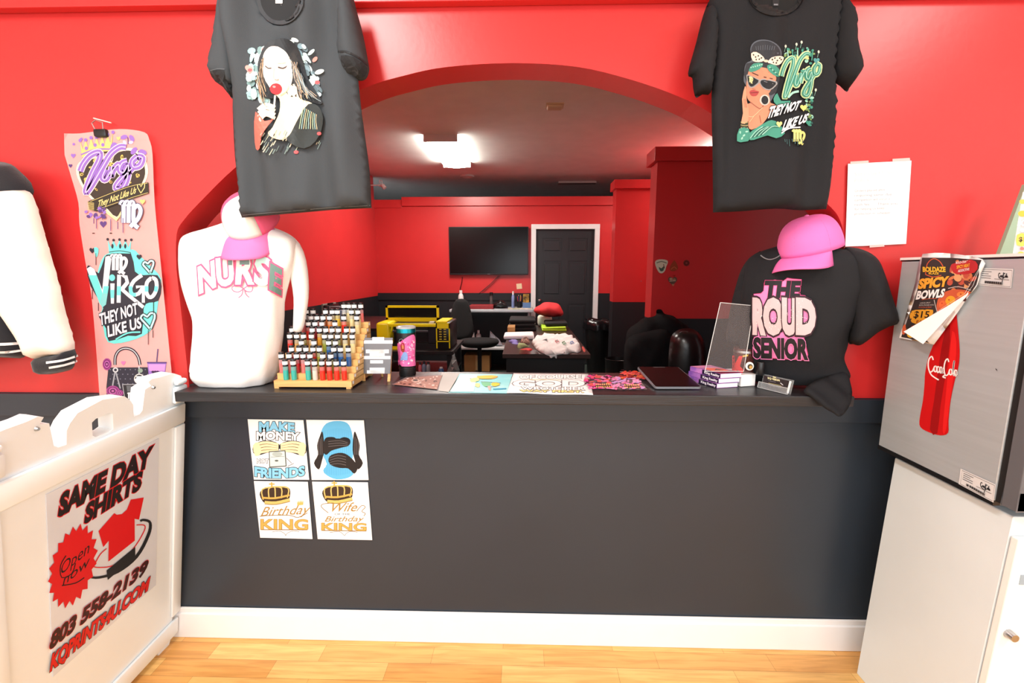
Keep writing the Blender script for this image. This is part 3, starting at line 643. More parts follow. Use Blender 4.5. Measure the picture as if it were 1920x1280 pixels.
a.text('THEY NOT', 170, 985, 580, 860, 125, SV, lean=-10, bold=.03, out=DK, ow=.05); a.text('LIKE US', 260, 1110, 620, 1010, 118, SV, lean=-8, bold=.03, out=DK, ow=.05)
a.line([(340, 1140), (470, 1070), (610, 1060)], 16, AQ, 3)
for cx, cy, k in ((695, 345, 62), (692, 935, 84)):
    for wd, c in ((40, DK), (20, (170, 226, 224))): a.line([(cx+k*x, cy+k*y) for x, y in ((.3, 1.1), (-.5, .2), (-.95, -.35), (-.6, -.8), (-.1, -.5), (.3, -.95), (.8, -.9), (.85, -.3), (.3, 1.1))], wd, c, 2)
a.heart(80, 170, 34, DK); a.poly([(100, 140), (150, 150), (140, 230), (118, 240)], AQ, 2); a.heart(594, 240, 30, DK)
for x, y0, y1 in ((82, 600, 700), (148, 740, 830), (752, 720, 860), (695, 1040, 1195), (745, 1040, 1120), (122, 200, 330)): a.line([(x, y0), (x, y1)], 7, DK)
a.fr(170, 630, 8)
MG = (150, 62, 130)
a.poly([(270, 470), (860, 465), (900, 760), (860, 1000), (840, 1250), (330, 1250), (250, 1000), (240, 760)], (42, 42, 56))
for i in range(8):
    for j in range(7): a.ell(300+75*i+(37 if j % 2 else 0), 500+70*j, 9, 8, (112, 112, 130))
for wd, c in ((46, (46, 44, 56)), (12, (196, 196, 200))): a.line([(370, 430), (375, 310), (430, 215), (530, 180), (640, 215), (715, 310), (745, 430)], wd, c, 4)
a.ell(378, 505, 42, 38, (190, 192, 196)); a.ell(378, 505, 22, 20, (42, 42, 56)); a.line([(370, 540), (335, 740)], 20, (150, 152, 160)); a.line([(385, 540), (450, 780)], 20, (150, 152, 160))
a.line([(730, 450), (730, 560)], 16, (190, 190, 200)); a.ell(750, 515, 36, 34, (130, 150, 136)); a.ell(735, 640, 80, 78, (206, 204, 200)); a.ell(735, 640, 66, 64, (40, 40, 50)); a.virgo(690, 605, 90, 76, 14, (240, 240, 240))
for cx, cy, rx, ry in ((250, 420, 66, 90), (340, 820, 100, 80), (440, 850, 60, 50)):
    for q, c in ((1, MG), (.8, (110, 40, 96)), (.62, (176, 90, 160)), (.42, (90, 34, 80)), (.2, (180, 100, 160))): a.ell(cx, cy, rx*q, ry*q, c)
a.heart(495, 400, 36, (232, 110, 160)); a.poly([(480, 715), (715, 715), (740, 960), (520, 960)], (150, 150, 156), 0); a.poly([(495, 728), (702, 728), (725, 950), (530, 950)], (34, 36, 42)); a.virgo(565, 850, 110, 96, 18, (232, 232, 236)); a.poly([(545, 740), (620, 740), (640, 830), (560, 830)], (90, 94, 100))
a.poly([(855, 400), (1140, 400), (1100, 700), (890, 700)], PU); a.poly([(870, 420), (1125, 420), (1115, 520), (885, 520)], (196, 140, 200)); a.rect(850, 385, 1145, 408, (84, 60, 120)); a.line([(1015, 190), (995, 390)], 18, (80, 70, 110)); a.virgo(925, 530, 180, 120, 26, (54, 30, 70))
a.poly([(640, 1060), (700, 1040), (750, 1110), (650, 1120)], (236, 236, 240), 2); a.rect(650, 1150, 760, 1180, (200, 196, 206))
a.build(root, 'film_prints')
clip = MB()
c0 = pb.hit(191, 245); clip.box(c0+V((-.022, -.012, -.022)), c0+V((.022, .012, .004)), BLKP, bev=.006)
clip.tube([c0+V((-.014, -.008, -.002)), c0+V((-.02, -.012, .02)), c0+V((-.004, -.014, .030)), c0+V((.016, -.012, .022)), c0+V((.012, -.008, 0))], .0016, 6, METAL)
clip.tube([c0+V((-.03, .008, .042)), c0+V((.03, .006, .026))], .002, 6, M('clear_hook', (250, 210, 205), .3))
o = clip.build('binder_clip', smooth=True); tag(o, 'black binder clip with wire handles holding the top of the film strip', 'clip')

# ---- paper notice
pn = VY(1.578)
root = thing('paper_notice', 'white paper notice with faint grey text taped to the red wall at right', 'notice', pn.w(*pn.st(1645, 462)))
puff(pn, [(1590, 307), (1650, 304), (1709, 301), (1704, 380), (1699, 457), (1640, 460), (1585, 462), (1588, 380)], .0005, .004, 1, .02).build('sheet', PAPER, root)
a = Art(pn, .001, .0001); g = (160, 160, 166)
a.text('Same-Day Ordering', 1602, 330, 1686, 325, 7.5, (204, 204, 208), bold=0); a.text('Policy', 1602, 342, 1630, 340, 7.5, (204, 204, 208), bold=0)
for i, (t, w_) in enumerate((('Orders placed after', 58), ('     requiring same-day', 70), ('completion will incur a', 66), ('rush fee.     Thank you', 80), ('for helping us keep', 56), ('production on schedule.', 68))):
    a.text(t, 1602, 360+i*8.6, 1602+w_, 357.4+i*8.6, 4.6, g, bold=0)
a.build(root, 'notice_text')
t = MB()
for q in ([(1594, 308), (1628, 306), (1628, 301), (1594, 303)], [(1673, 303), (1706, 301), (1705, 296), (1673, 298)], [(1630, 464), (1658, 462), (1656, 457), (1630, 459)]):
    t = MB(); t.prism([pn.hit(*p, .0012) for p in q], (0, -.0003, 0), TAPE); t.build('tape', None, root)

# ---- four sticker sheets on the black counter front
ps = VY(D-.003)
Z9 = lambda x, y: (450+x/5.119, 770+y/5.119)
S4 = [[(75, 80), (610, 88), (665, 660), (135, 658)], [(637, 85), (1190, 90), (1235, 662), (690, 662)], [(135, 672), (652, 680), (697, 1228), (195, 1215)], [(693, 678), (1228, 685), (1270, 1238), (747, 1228)]]
L4 = ['white sheet reading MAKE MONEY NOT FRIENDS, upper left of four on the counter front', 'white sheet with a blue knit mask covered by dark hands on the counter front', 'white sheet reading only Birthday KING under a crown, lower left on the counter front', 'white sheet reading Wife of the Birthday KING, lower right on the counter front']
sheets = []
for q, l in zip(S4, L4):
    r = thing('print_sheet', l, 'print', ps.hit(*Z9(*q[3])), 'print sheets stuck to the counter front')
    m = MB(); m.prism([ps.hit(*Z9(*p)) for p in q], (0, -.0012, 0), PAPER); m.build('sheet', None, r); sheets.append(r)
LB, SK2, GO, GOD, DK = (132, 200, 232), (238, 216, 172), (206, 166, 82), (140, 104, 44), (30, 32, 38)
a = Art(ps, .0016, .0001).fr(450, 770, 5.119)
a.text('MAKE', 190, 195, 520, 205, 90, LB, bold=.05, out=DK, ow=.04, arc=6); a.text('MONEY', 165, 275, 565, 285, 78, (248, 248, 248), bold=.04, out=DK, ow=.05, arc=6)
for sx in (0, 1):
    X = (lambda x: x) if not sx else (lambda x: 765-x)
    a.poly([(X(130), 330), (X(200), 290), (X(300), 285), (X(380), 320), (X(370), 380), (X(260), 400), (X(180), 425), (X(130), 400)], DK, 2)
    for k in range(4): a.line([(X(170), 316+28*k), (X(260), 300+28*k), (X(372), 322+18*k)], 24, SK2, 3)
    for k in range(3): a.line([(X(180), 330+28*k), (X(262), 315+28*k), (X(365), 334+18*k)], 3, (120, 90, 60), 3)
    a.poly([(X(128), 330), (X(180), 300), (X(210), 400), (X(150), 430)], SK2, 2)
a.poly([(280, 385), (440, 375), (450, 530), (285, 540)], (70, 78, 76)); a.poly([(288, 393), (432, 384), (442, 522), (293, 531)], (212, 222, 216)); a.ell(362, 412, 50, 24, (170, 182, 178)); a.ell(355, 475, 18, 9, (90, 98, 96)); a.line([(300, 440), (430, 434)], 3, (90, 98, 96))
a.line([(450, 450), (500, 500)], 5, (110, 110, 110)); a.line([(460, 530), (520, 500)], 5, (110, 110, 110))
a.text('NOT', 165, 500, 275, 500, 42, (245, 245, 245), bold=.02, out=DK, ow=.06)
a.text('FRIENDS', 150, 620, 620, 612, 88, LB, bold=.05, out=DK, ow=.04, arc=-22); a.build(sheets[0], 'graphic')
a = Art(ps, .0016, .0001).fr(450, 770, 5.119)
a.poly([(780, 200), (830, 120), (930, 95), (1030, 115), (1075, 200), (1090, 330), (1085, 440), (1060, 500), (1095, 590), (1040, 640), (930, 655), (840, 620), (800, 570), (835, 510), (800, 420), (785, 300)], (96, 180, 224), 3)
for k in range(15): a.line([(800+19*k, 190-4*min(k, 14-k)), (806+18*k, 400), (812+17*k, 600+3*min(k, 14-k))], 3, (70, 150, 200))
a.poly([(810, 300), (830, 255), (900, 250), (940, 270), (1000, 250), (1055, 270), (1055, 320), (1000, 335), (930, 300), (860, 330)], (20, 22, 28), 3)
HB, HBL = (36, 32, 32), (110, 104, 104)
for Xs in (0, 1):
    X = (lambda x: x+20) if not Xs else (lambda x: 1873-x)
    a.poly([(X(770), 195), (X(785), 260), (X(790), 380), (X(770), 470), (X(740), 560), (X(692), 500), (X(730), 420), (X(722), 330), (X(745), 250)], HB, 3)
    for k in range(3): a.line([(X(735+16*k), 280-16*k), (X(738+16*k), 420)], 4, HBL)
a.poly([(800, 300), (860, 270), (980, 265), (1050, 300), (1040, 335), (980, 350), (880, 380), (830, 420), (795, 380)], HB, 3)
for k in range(3): a.line([(850, 292+24*k), (960, 284+22*k), (1035, 304+14*k)], 4, HBL, 3)
a.poly([(850, 470), (880, 420), (980, 400), (1060, 440), (1130, 530), (1100, 600), (1040, 550), (960, 545), (880, 520)], HB, 3)
for k in range(4): a.line([(862, 450+22*k), (940, 425+26*k), (1020, 440+26*k)], 4, HBL, 3)
a.build(sheets[1], 'graphic')
def kingcrown(a, ox, oy):
    a.poly([(ox+190, oy+800), (ox+230, oy+745), (ox+310, oy+735), (ox+400, oy+720), (ox+460, oy+730), (ox+485, oy+770), (ox+470, oy+850), (ox+400, oy+880), (ox+250, oy+890)], (60, 44, 34), 3)
    for k in range(5): a.line([(ox+325, oy+725), (ox+215+62*k, oy+752-4*k), (ox+225+58*k, oy+850-5*k)], 12, (214, 186, 110), 3)
    a.line([(ox+215, oy+830), (ox+340, oy+835), (ox+478, oy+805)], 18, GO, 3); a.line([(ox+240, oy+875), (ox+350, oy+880), (ox+480, oy+850)], 30, (214, 186, 110), 3); a.line([(ox+240, oy+890), (ox+350, oy+895), (ox+482, oy+866)], 6, GOD, 3)
    a.line([(ox+305, oy+682), (ox+308, oy+730)], 14, GO); a.line([(ox+280, oy+700), (ox+335, oy+700)], 12, GO)
a = Art(ps, .0016, .0001).fr(450, 770, 5.119); kingcrown(a, 0, 0); a.crown(552, 905, 608, 900, 50, (214, 180, 100), 5)
a.text('Birthday', 200, 1010, 650, 985, 95, (168, 130, 66), lean=46, bold=.0); a.line([(190, 1010), (300, 1000), (480, 1000), (560, 1020), (650, 975)], 6, GOD, 3)
a.text('KING', 205, 1135, 650, 1137, 100, GO, bold=.02, out=GOD, ow=.02); a.line([(205, 1137), (650, 1139)], 7, GOD)
a.line([(310, 1160), (380, 1150), (430, 1175), (440, 1195), (455, 1172), (510, 1150), (570, 1158)], 4, (120, 110, 96), 3); a.build(sheets[2], 'graphic')
a = Art(ps, .0016, .0001).fr(450, 770, 5.119); kingcrown(a, 600, -10)
a.text('Wife', 850, 965, 1110, 960, 90, (168, 130, 66), lean=44, bold=0); a.line([(850, 975), (785, 920), (800, 890), (900, 880)], 5, GOD, 3); a.line([(1120, 960), (1170, 905), (1205, 920), (1170, 960), (1205, 980), (1190, 1005)], 5, GOD, 3)
a.text('OF THE', 910, 998, 1060, 998, 20, (90, 90, 90), bold=0); a.text('Birthday', 815, 1058, 1175, 1055, 52, (168, 130, 66), lean=30, bold=0)
a.text('KING', 790, 1142, 1210, 1145, 72, GO, bold=.02, out=GOD, ow=.02); a.line([(790, 1143), (1215, 1148)], 6, GOD); a.line([(860, 1165), (950, 1155), (990, 1180), (1005, 1195), (1020, 1175), (1060, 1155), (1130, 1162)], 4, (120, 110, 96), 3)
a.build(sheets[3], 'graphic')

# ---- plastic A-frame sign leaning against the counter end
pa = Pl((-1.373, 1.541, 0), (0, 1, .035), (.159, 0, 1))
root = thing('sidewalk_sign', 'white plastic sidewalk sign with SAME DAY SHIRTS poster leaning beside the counter', 'sign', (-1.37, 1.25, 0))
uc = (pa.st(124, 815)[0]+pa.st(251, 775)[0])/2
half = [pa.st(*p) for p in ((216, 741), (234, 743), (245, 751), (250, 759), (251, 781), (262, 776), (267, 769), (272, 730), (283, 723), (278, 716), (285, 710), (297, 708), (317, 702), (327, 700), (339, 704), (343.5, 712), (346, 753))]
ub = pa.st(319, 1203)[0]
half = half+[(half[-1][0]-.002, .5), (ub, .012), (ub-.005, 0), (ub-.055, 0), (ub-.062, .018)]
half[0] = (uc, half[0][1])
full = half+[(2*uc-u, v) for u, v in half[::-1]][0:-1]
T_ = .045
def aprism(mb, st, h0, h1, mat=PLW): mb.prism([pa.w(u, v, h0) for u, v in st], pa.n*(h1-h0), mat)
hole = [pa.st(*p) for p in ((183, 788), (190, 781), (215, 770), (221, 772), (222, 800), (214, 806), (190, 815), (184, 812))]
hu = sum(h[0] for h in hole)/8; hole = [(h[0]-hu+uc, h[1]) for h in hole]
# outline with the handle hole cut out
loop = [(u, v) for u, v in full]; res = delaunay_2d_cdt([V(p) for p in loop]+[V(p) for p in hole], [], [list(range(len(loop))), list(range(len(loop), len(loop)+8))], 0, 1e-6)
m = MB(); n = len(res[0]); vv = [tuple(p) for p in res[0]]; fs = []
for f in res[2]:
    c = (sum(vv[i][0] for i in f)/len(f), sum(vv[i][1] for i in f)/len(f))
    if inside(c, loop) and not inside(c, hole): fs.append(list(f))
m.add([pa.w(u, v, 0) for u, v in vv]+[pa.w(u, v, -T_) for u, v in vv], fs+[[i+n for i in f][::-1] for f in fs], PLW)
for lp in (loop, hole):
    k = len(lp); m.add([pa.w(u, v, 0) for u, v in lp]+[pa.w(u, v, -T_) for u, v in lp], [[i, (i+1) % k, k+(i+1) % k, k+i] for i in range(k)], PLW)
u0 = 2*uc-half[16][0]; u1 = half[16][0]; vt = pa.st(251, 781)[1]-.01
def bar(a0, b0, a1, b1, h, bev=.006): 
    q = [(a0, b0), (a1, b0), (a1, b1), (a0, b1)]; ks = MB(); ks.box((0, 0, 0), (a1-a0, b1-b0, h), PLW, bev=bev)
    m.add([pa.w(a0+p.x, b0+p.y, p.z) for p in ks.v], ks.f, PLW)
bar(u0+.008, vt-.085, u1-.008, vt-.012, .012); bar(u0+.006, .12, u0+.05, vt-.09, .010); bar(u1-.05, .12, u1-.006, vt-.09, .010); bar(u0+.02, .03, u1-.02, .10, .012)
for s_ in (0, 1):
    ux = u1-.062 if s_ else u0+.006
    bar(ux, vt+.0, ux+.056, vt+.06, .016, .008); bar(ux+.004, vt+.066, ux+.05, vt+.085, .02, .008)
m.build('frame', None, root, smooth=True)
for u in (half[8][0]+.008, 2*uc-half[8][0]-.008):
    m = MB(); p = pa.w(u, half[8][1]-.008, 0); m.cyl(p, p+pa.n*.006, .006, .004, 14, METAL); m.build('hinge_pin', METAL, root)
pv = pa.st(297, 821)[1]; pu0 = pa.st(85, 930)[0]; pu1 = pa.st(297, 821)[0]
POST = M('glossy_poster', (220, 228, 240), .22, spec=.6)
pp = Pl(pa.w(0, 0, .003), pa.a, pa.b)
m = MB(); aprism(m, [(pu0, .325), (pu1-.006, .325), (pu1, pv), (pu0, pv)], .0005, .0022, POST); m.build('poster', None, root)
a = Art(pp, .0, .00012); NB, RD2 = (28, 18, 20), (214, 22, 28)
a.text('SAME DAY', 110, 967, 279, 872, 42, NB, h1=36, lean=6, bold=.055, out=RD2, ow=.03)
a.text('SHIRTS', 159, 980, 262, 915, 36, NB, h1=33, lean=5, bold=.055, out=RD2, ow=.03)
a.poly([(80+x/5.333, 820+y/5.333) for x, y in ((715, 755), (740, 772), (790, 765), (840, 720), (880, 620), (1010, 598), (962, 820), (918, 812), (920, 1030), (655, 1240), (660, 1030), (605, 1095), (557, 935))], RD2)
st = [(185, 1130), (178, 1110), (186, 1090), (210, 1065)]
a.fr(0, 680, 2.133)
a.line([(352, 855), (395, 858), (470, 835), (545, 775), (592, 690), (600, 640), (575, 628), (560, 632)], 13, (34, 36, 40), 4, taper=.35)
a.line([(362, 812), (400, 818), (460, 806), (530, 745), (572, 680), (578, 650), (545, 648)], 4, RD2, 4)
a.poly([(425, 830), (540, 735), (540, 775), (430, 868)], (34, 36, 40)); a.line([(380, 800), (400, 765), (425, 742)], 4, RD2, 3)
B = []
for i in range(40):
    t = 2*pi*i/40; r = 1 if i % 2 == 0 else .84; x = 100*r*cos(t); y = 158*r*sin(t); B.append((290+x, 812+y-.62*x))
a.poly(B, RD2)
a.text('Open', 238, 850, 352, 760, 55, NB, lean=10, bold=0); a.text('now', 248, 893, 352, 810, 48, NB, lean=10, bold=0)
a.line([(262, 770), (240, 810), (245, 858), (285, 842), (300, 800)], 4, NB, 3); a.line([(245, 890), (300, 880), (335, 858)], 4, NB, 3)
a.fr(0, 0, 1)
a.text('803 558-2139', 92, 1217, 272, 1073, 33, (60, 24, 24), h1=26, lean=6, bold=.05, out=(226, 60, 56), ow=.02)
a.text('KQPRINTS4U.COM', 93, 1257, 275, 1106, 32, (214, 30, 26), h1=25, lean=5, bold=.05, out=(60, 20, 20), ow=.03)
a.build(root, 'poster_print')

# ---- fridge, cabinet
root = thing('display_fridge', 'stainless steel countertop fridge with a red bottle decal on the white cabinet', 'fridge', (1.42, 1.3, .82))
FX, FY0, FY1, FZ0, FZ1 = 1.2, 1.119, 1.50, .853, 1.463
m = MB(); m.box((FX, FY0, FZ0), (1.66, FY1, FZ1), STEEL, bev=.002); m.build('cabinet_shell', None, root)
m = MB(); m.box((FX-.0015, FY0-.001, FZ0-.012), (1.66, FY1+.001, FZ0-.0005), BLKP); m.box((FX-.0012, FY0, FZ1-.0005+.001), (1.66, FY1+.003, FZ1+.004), BLKP)
m.box((FX+.004, FY0-.017, FZ0), (1.655, FY0-.0005, FZ1), M('door_gasket', (16, 16, 18), .6)); m.build('gasket', None, root)
m = MB()
for x0, x1, z0, z1 in ((FX, FX+.045, FZ0, FZ1), (1.615, 1.66, FZ0, FZ1), (FX, 1.66, FZ0, FZ0+.05), (FX, 1.66, FZ1-.06, FZ1)): m.box((x0, FY0-.055, z0), (x1, FY0-.018, z1), GRYP)
d_ = m.build('door', None, root, bevel=.002)
m = MB(); m.box((FX+.045, FY0-.052, FZ0+.05), (1.615, FY0-.045, FZ1-.06), M('fridge_glass', (196, 218, 236), .08, alpha=.55)); m.build('glass_pane', None, d_)
for x in (1.27, 1.6):
    for y in (1.17, 1.45): m = MB(); m.cyl((x, y, .8205), (x, y, FZ0-.012), .016, mat=METAL); m.build('foot', BLKP, root)
px_ = XL(FX-.0004)
a = Art(px_, .0006, .00015)
BR, BR2, BR3 = (196, 14, 18), (150, 8, 12), (222, 30, 30)
bot = [(1788, 555), (1772, 600), (1756, 634), (1748, 652), (1740, 674), (1735, 700), (1734, 718), (1731, 750), (1725, 783), (1726, 800), (1742, 810), (1764, 816), (1778, 811), (1779, 789), (1783, 750), (1791, 712), (1798, 685), (1800, 657), (1797, 619), (1794, 586), (1795, 565)]
a.poly(bot, BR, 3)
a.poly([(1779, 600), (1768, 640), (1760, 690), (1752, 750), (1744, 805), (1758, 812), (1764, 760), (1774, 700), (1782, 640)], BR2, 2); a.poly([(1786, 620), (1780, 680), (1772, 760), (1768, 808), (1774, 808), (1782, 750), (1791, 690), (1794, 640)], BR3, 2)
CC = [[(.17, .80), (.12, .98), (.03, .80), (.0, .45), (.05, .12), (.14, .18), (.19, .36)], [(.25, .5), (.20, .4), (.21, .2), (.27, .2), (.29, .4), (.25, .5)], [(.37, .46), (.32, .48), (.30, .3), (.33, .16), (.38, .26)],
      [(.47, .46), (.41, .48), (.39, .28), (.43, .16), (.47, .42), (.48, .18), (.50, .24)], [(.50, .46), (.54, .46)],
      [(.70, .86), (.66, 1.02), (.58, .85), (.54, .45), (.58, .1), (.67, .16), (.71, .34)], [(.77, .5), (.72, .4), (.73, .2), (.79, .2), (.81, .4), (.77, .5)], [(.83, .3), (.87, .88), (.89, .96), (.86, .55), (.86, .18), (.89, .24)],
      [(.98, .46), (.92, .48), (.90, .28), (.94, .16), (.98, .42), (.99, .18), (1.01, .24)], [(.05, .12), (.12, -.05), (.24, -.16), (.36, -.24)], [(.58, .1), (.50, -.02), (.60, -.05)]]
a.script(CC, (1741, 700), (1797, 711), 34, 2.5, (246, 240, 240))
a.build(root, 'bottle_decal')
def asset(pts, parent):
    a = Art(px_, .0010, .00015); A_, B_, C_, D_ = pts
    def g(u, v): return ((A_[0]*(1-u)+B_[0]*u)*(1-v)+(D_[0]*(1-u)+C_[0]*u)*v, (A_[1]*(1-u)+B_[1]*u)*(1-v)+(D_[1]*(1-u)+C_[1]*u)*v)
    a.poly(list(pts), (214, 216, 218)); a.line([g(.05, .08), g(.97, .08), g(.97, .94), g(.05, .94)], .8, (80, 80, 84), closed=True)
    for v in (.2, .32, .44, .56): a.line([g(.1, v), g(.38 if v != .32 else .3, v)], 1.1, (90, 90, 94))
    a.script(CC, g(.6, .5), g(.88, .5), 9, 1.4, (40, 40, 44)); a.line([g(.74, .2), g(.73, .72)], 1.4, (70, 70, 74)); a.line([g(.5, .58), g(.93, .58)], .8, (110, 110, 114))
    for k in range(26): a.line([g(.22+.022*k, .72), g(.22+.022*k, .86)], .7+(k % 3)*.35, (40, 40, 44))
    a.build(parent, 'asset_sticker')
asset([(1837, 502), (1901, 504), (1897, 540), (1832, 534)], root)
asset([(1802, 878), (1868, 908), (1863.6, 942), (1798, 907)], root)
a = Art(px_, .001); a.poly([(1867, 690), (1870, 692), (1871, 696), (1868, 693)], (50, 50, 54)); a.build(root, 'scratch')

# cabinet leaning slightly
CABW = M('white_laminate', (222, 232, 236), .45, var=.02)
root = thing('white_cabinet', 'white laminate floor cabinet standing under the stainless fridge at right', 'cabinet', (1.42, 1.28, 0))
pc = Pl((1.205, 1.475, 0), (0, -1, 0), (.034, 0, .82))
m = MB(); e = V((.46, 0, 0)); q = [(0, 0), (.372, 0), (.372, .82), (0, .82)]
m.prism([pc.w(u, v) for u, v in q], e, CABW); m.build('carcass', None, root, bevel=.003)
m = MB(); p0 = pc.w(.375, .02); 
m.add([p0+V((0, 0, 0)), p0+V((.46, 0, 0)), p0+V((.493, 0, .75)), p0+V((.031, 0, .75)), p0+V((0, -.02, 0)), p0+V((.46, -.02, 0)), p0+V((.493, -.02, .75)), p0+V((.031, -.02, .75))],
      [[0, 1, 2, 3], [4, 7, 6, 5], [0, 4, 5, 1], [1, 5, 6, 2], [2, 6, 7, 3], [3, 7, 4, 0]], M('white_gloss_door', (242, 242, 240), .35))
dr_ = m.build('door', None, root, bevel=.003)
m = MB(); kp = VY(p0.y-.02).hit(1890, 1187); m.cyl(kp+V((0, .0, 0)), kp+V((0, -.018, 0)), .012, .010, 16, METAL); m.build('door_knob', METAL, dr_, smooth=True)
m = MB(); kp = VY(p0.y-.02).hit(1912, 1085); m.box(kp+V((-.0, -.002, -.015)), kp+V((.1, 0, .012)), M('blue_grey_label', (150, 168, 180), .5)); m.build('label_plate', None, dr_)

# ---- poster hanging over the fridge side, with a folded corner
root = thing('food_poster', 'spicy bowls menu poster with a folded corner hanging over the fridge side', 'poster', px_.hit(1720, 640))
pq = XL(FX-.010)
m = puff(pq, cr([(1730, 476), (1770, 474), (1843, 486), (1839, 512), (1832, 535), (1814, 558), (1796, 585), (1751, 646)], False, 3)+[(1722, 640), (1686, 633), (1700, 585), (1716, 530), (1722, 495)], .0006, .004, 1, .02, lambda x, z: .004*sin(40*x)); 
m.build('sheet', PAPER, root, smooth='all')
a = Art(Sf(m, pq), .0006, .00015, cell=8).fr(1680, 470, 6.096)
DG, YE, OR = (58, 50, 50), (238, 190, 60), (206, 96, 62)
a.poly([(300, 78), (640, 80), (980, 105), (950, 180), (950, 280), (920, 390), (850, 490), (770, 570), (560, 710), (400, 810), (250, 915), (300, 985), (380, 1050), (60, 985), (130, 790), (200, 600), (265, 380), (285, 170)], DG)
for i in range(40):
    x = rnd.uniform(600, 900); y = rnd.uniform(120, 560)
    if x+y*.6 < 1130: a.ell(x, y, rnd.uniform(20, 60), rnd.uniform(14, 46), [(196, 92, 72), (214, 130, 84), (120, 60, 56), (226, 170, 120), (90, 56, 54)][i % 5], i*33)
a.poly([(480, 560), (560, 470), (700, 440), (860, 470), (770, 560), (580, 690), (520, 740), (470, 680)], OR, 2); a.ell(630, 580, 62, 66, (236, 170, 50)); a.ell(540, 620, 44, 50, (226, 110, 64)); a.ell(750, 500, 50, 34, (232, 140, 70))
for x, y in ((610, 560), (650, 600), (625, 610), (530, 600), (745, 495)): a.ell(x, y, 10, 8, (190, 70, 40))
a.line([(440, 560), (470, 680), (500, 740)], 8, (200, 190, 186), 3); a.line([(600, 430), (720, 410), (860, 450)], 8, (214, 200, 196), 3)
a.poly([(650, 150), (860, 100), (940, 160), (900, 250), (700, 270), (640, 210)], (190, 50, 54), 2)
a.text('BOLD-CRAVED', 690, 150, 850, 130, 26, (240, 230, 230)); a.text('SPICY HEAT', 700, 205, 850, 180, 36, (240, 190, 60)); a.text('ADDICTIVE', 715, 245, 845, 222, 28, (240, 230, 230))
a.line([(340, 270), (360, 150), (430, 90), (500, 120), (540, 180)], 10, OR, 3); a.line([(340, 270), (430, 300), (520, 280)], 10, OR, 3)
a.text('BOLDAZE', 312, 238, 568, 238, 54, YE, lean=-2, bold=.05, out=(60, 30, 24), ow=.03); a.text('BLAZE', 378, 268, 490, 270, 24, YE)
a.text('SPICY', 262, 430, 580, 400, 108, (240, 170, 60), lean=22, bold=.06, out=(40, 24, 24), ow=.03); a.text('BOWLS', 235, 552, 545, 525, 92, (244, 244, 244), lean=24, bold=.05, out=(30, 26, 28), ow=.03); a.line([(300, 560), (380, 548), (470, 545)], 5, OR, 3)
a.text('A BOLD, SPICY', 275, 605, 395, 600, 16, (200, 196, 190), bold=0); a.text('BOWL PACKED WITH', 268, 630, 435, 626, 16, (200, 196, 190), bold=0); a.text('FLAVOR & HEAT', 262, 654, 410, 652, 16, OR, bold=0)
a.poly([(175, 690), (290, 672), (425, 675), (415, 740), (420, 830), (230, 835), (165, 790)], (232, 166, 52), 2)
a.text('$15', 200, 765, 375, 765, 78, (36, 26, 24), lean=14, bold=.015); a.text('EACH', 235, 826, 385, 826, 34, (150, 60, 34), lean=6, bold=.02)
a.text('ORDER', 245, 880, 320, 885, 16, OR, bold=0); a.ell(198, 875, 24, 20, (170, 60, 50)); a.ell(170, 957, 42, 36, YE); a.line([(152, 940), (160, 965), (190, 975)], 9, DG, 3); a.text('06', 220, 978, 300, 990, 34, (240, 240, 240)); a.ell(95, 900, 22, 60, OR, 10)
a.build(root, 'poster_print')
m = MB(); A0 = pq.hit(1840, 505, .004); 
P = [pq.hit(1840, 500, .003), pq.hit(1832, 535, .010), pq.hit(1796, 585, .014), pq.hit(1751, 646, .012), pq.hit(1719, 622, .028), pq.hit(1790, 572, .022), pq.hit(1818, 550, .012)]
m.prism(P, pq.n*.0008, PAPER); m.build('folded_corner', None, root)
# tray, sign holder and green board on top of the fridge
m = MB(); m.box((FX-.004, 1.08, FZ1+.0045), (1.655, 1.503, FZ1+.012), M('white_board', (244, 240, 238), .5)); o = m.build('top_board'); tag(o, 'thin white board lying on top of the stainless fridge', 'board')
root = thing('sign_holder', 'clear acrylic sign holder with the same food poster standing on the fridge', 'sign holder', (1.35, 1.14, FZ1+.0125))
pz = Pl((1.255, 1.17, 0), (.5, -.45, 0), (0, 0, 1))
def q4(x0, x1, y0, y1): return [(x0, y1), (x1, y1), (x1, y0), (x0, y0)]
u0_, v0_ = pz.st(1898, 481); v0_ = FZ1+.0125; v1_ = pz.st(1902, 361)[1]; u1_ = u0_+.14
m = MB(); m.prism([pz.w(u, v) for u, v in ((u0_, v0_), (u1_, v0_), (u1_, v1_), (u0_, v1_))], pz.n*-.002, M('clear_sleeve', (240, 236, 236), .1, alpha=.5)); m.build('sleeve', None, root)
m = MB(); m.prism([pz.w(u, v, -.003) for u, v in ((u0_+.006, v0_+.002), (u1_-.004, v0_+.002), (u1_-.004, v1_-.004), (u0_+.006, v1_-.004))], pz.n*-.001, M('dark_poster', (110, 102, 100), .5)); m.build('menu', None, root)
a = Art(pz, .001, .0002).fr(1820, 340, 7.11)
a.ell(690, 270, 44, 30, (236, 196, 90)); a.ell(690, 430, 60, 40, (232, 190, 70)); a.text('BOWLS', 625, 590, 900, 590, 78, (244, 244, 246), lean=14, bold=.06); a.ell(690, 650, 40, 26, (230, 226, 226)); a.poly([(620, 710), (740, 700), (740, 850), (615, 850)], (234, 200, 90), 2); a.text('$15', 645, 800, 780, 800, 60, (60, 50, 40)); a.ell(685, 895, 28, 22, (210, 120, 110)); a.ell(670, 965, 44, 30, (236, 196, 90)); a.build(root, 'menu_print')
m = MB(); pg = VY(1.475); G = M('pale_green_board', (150, 176, 150), .6)
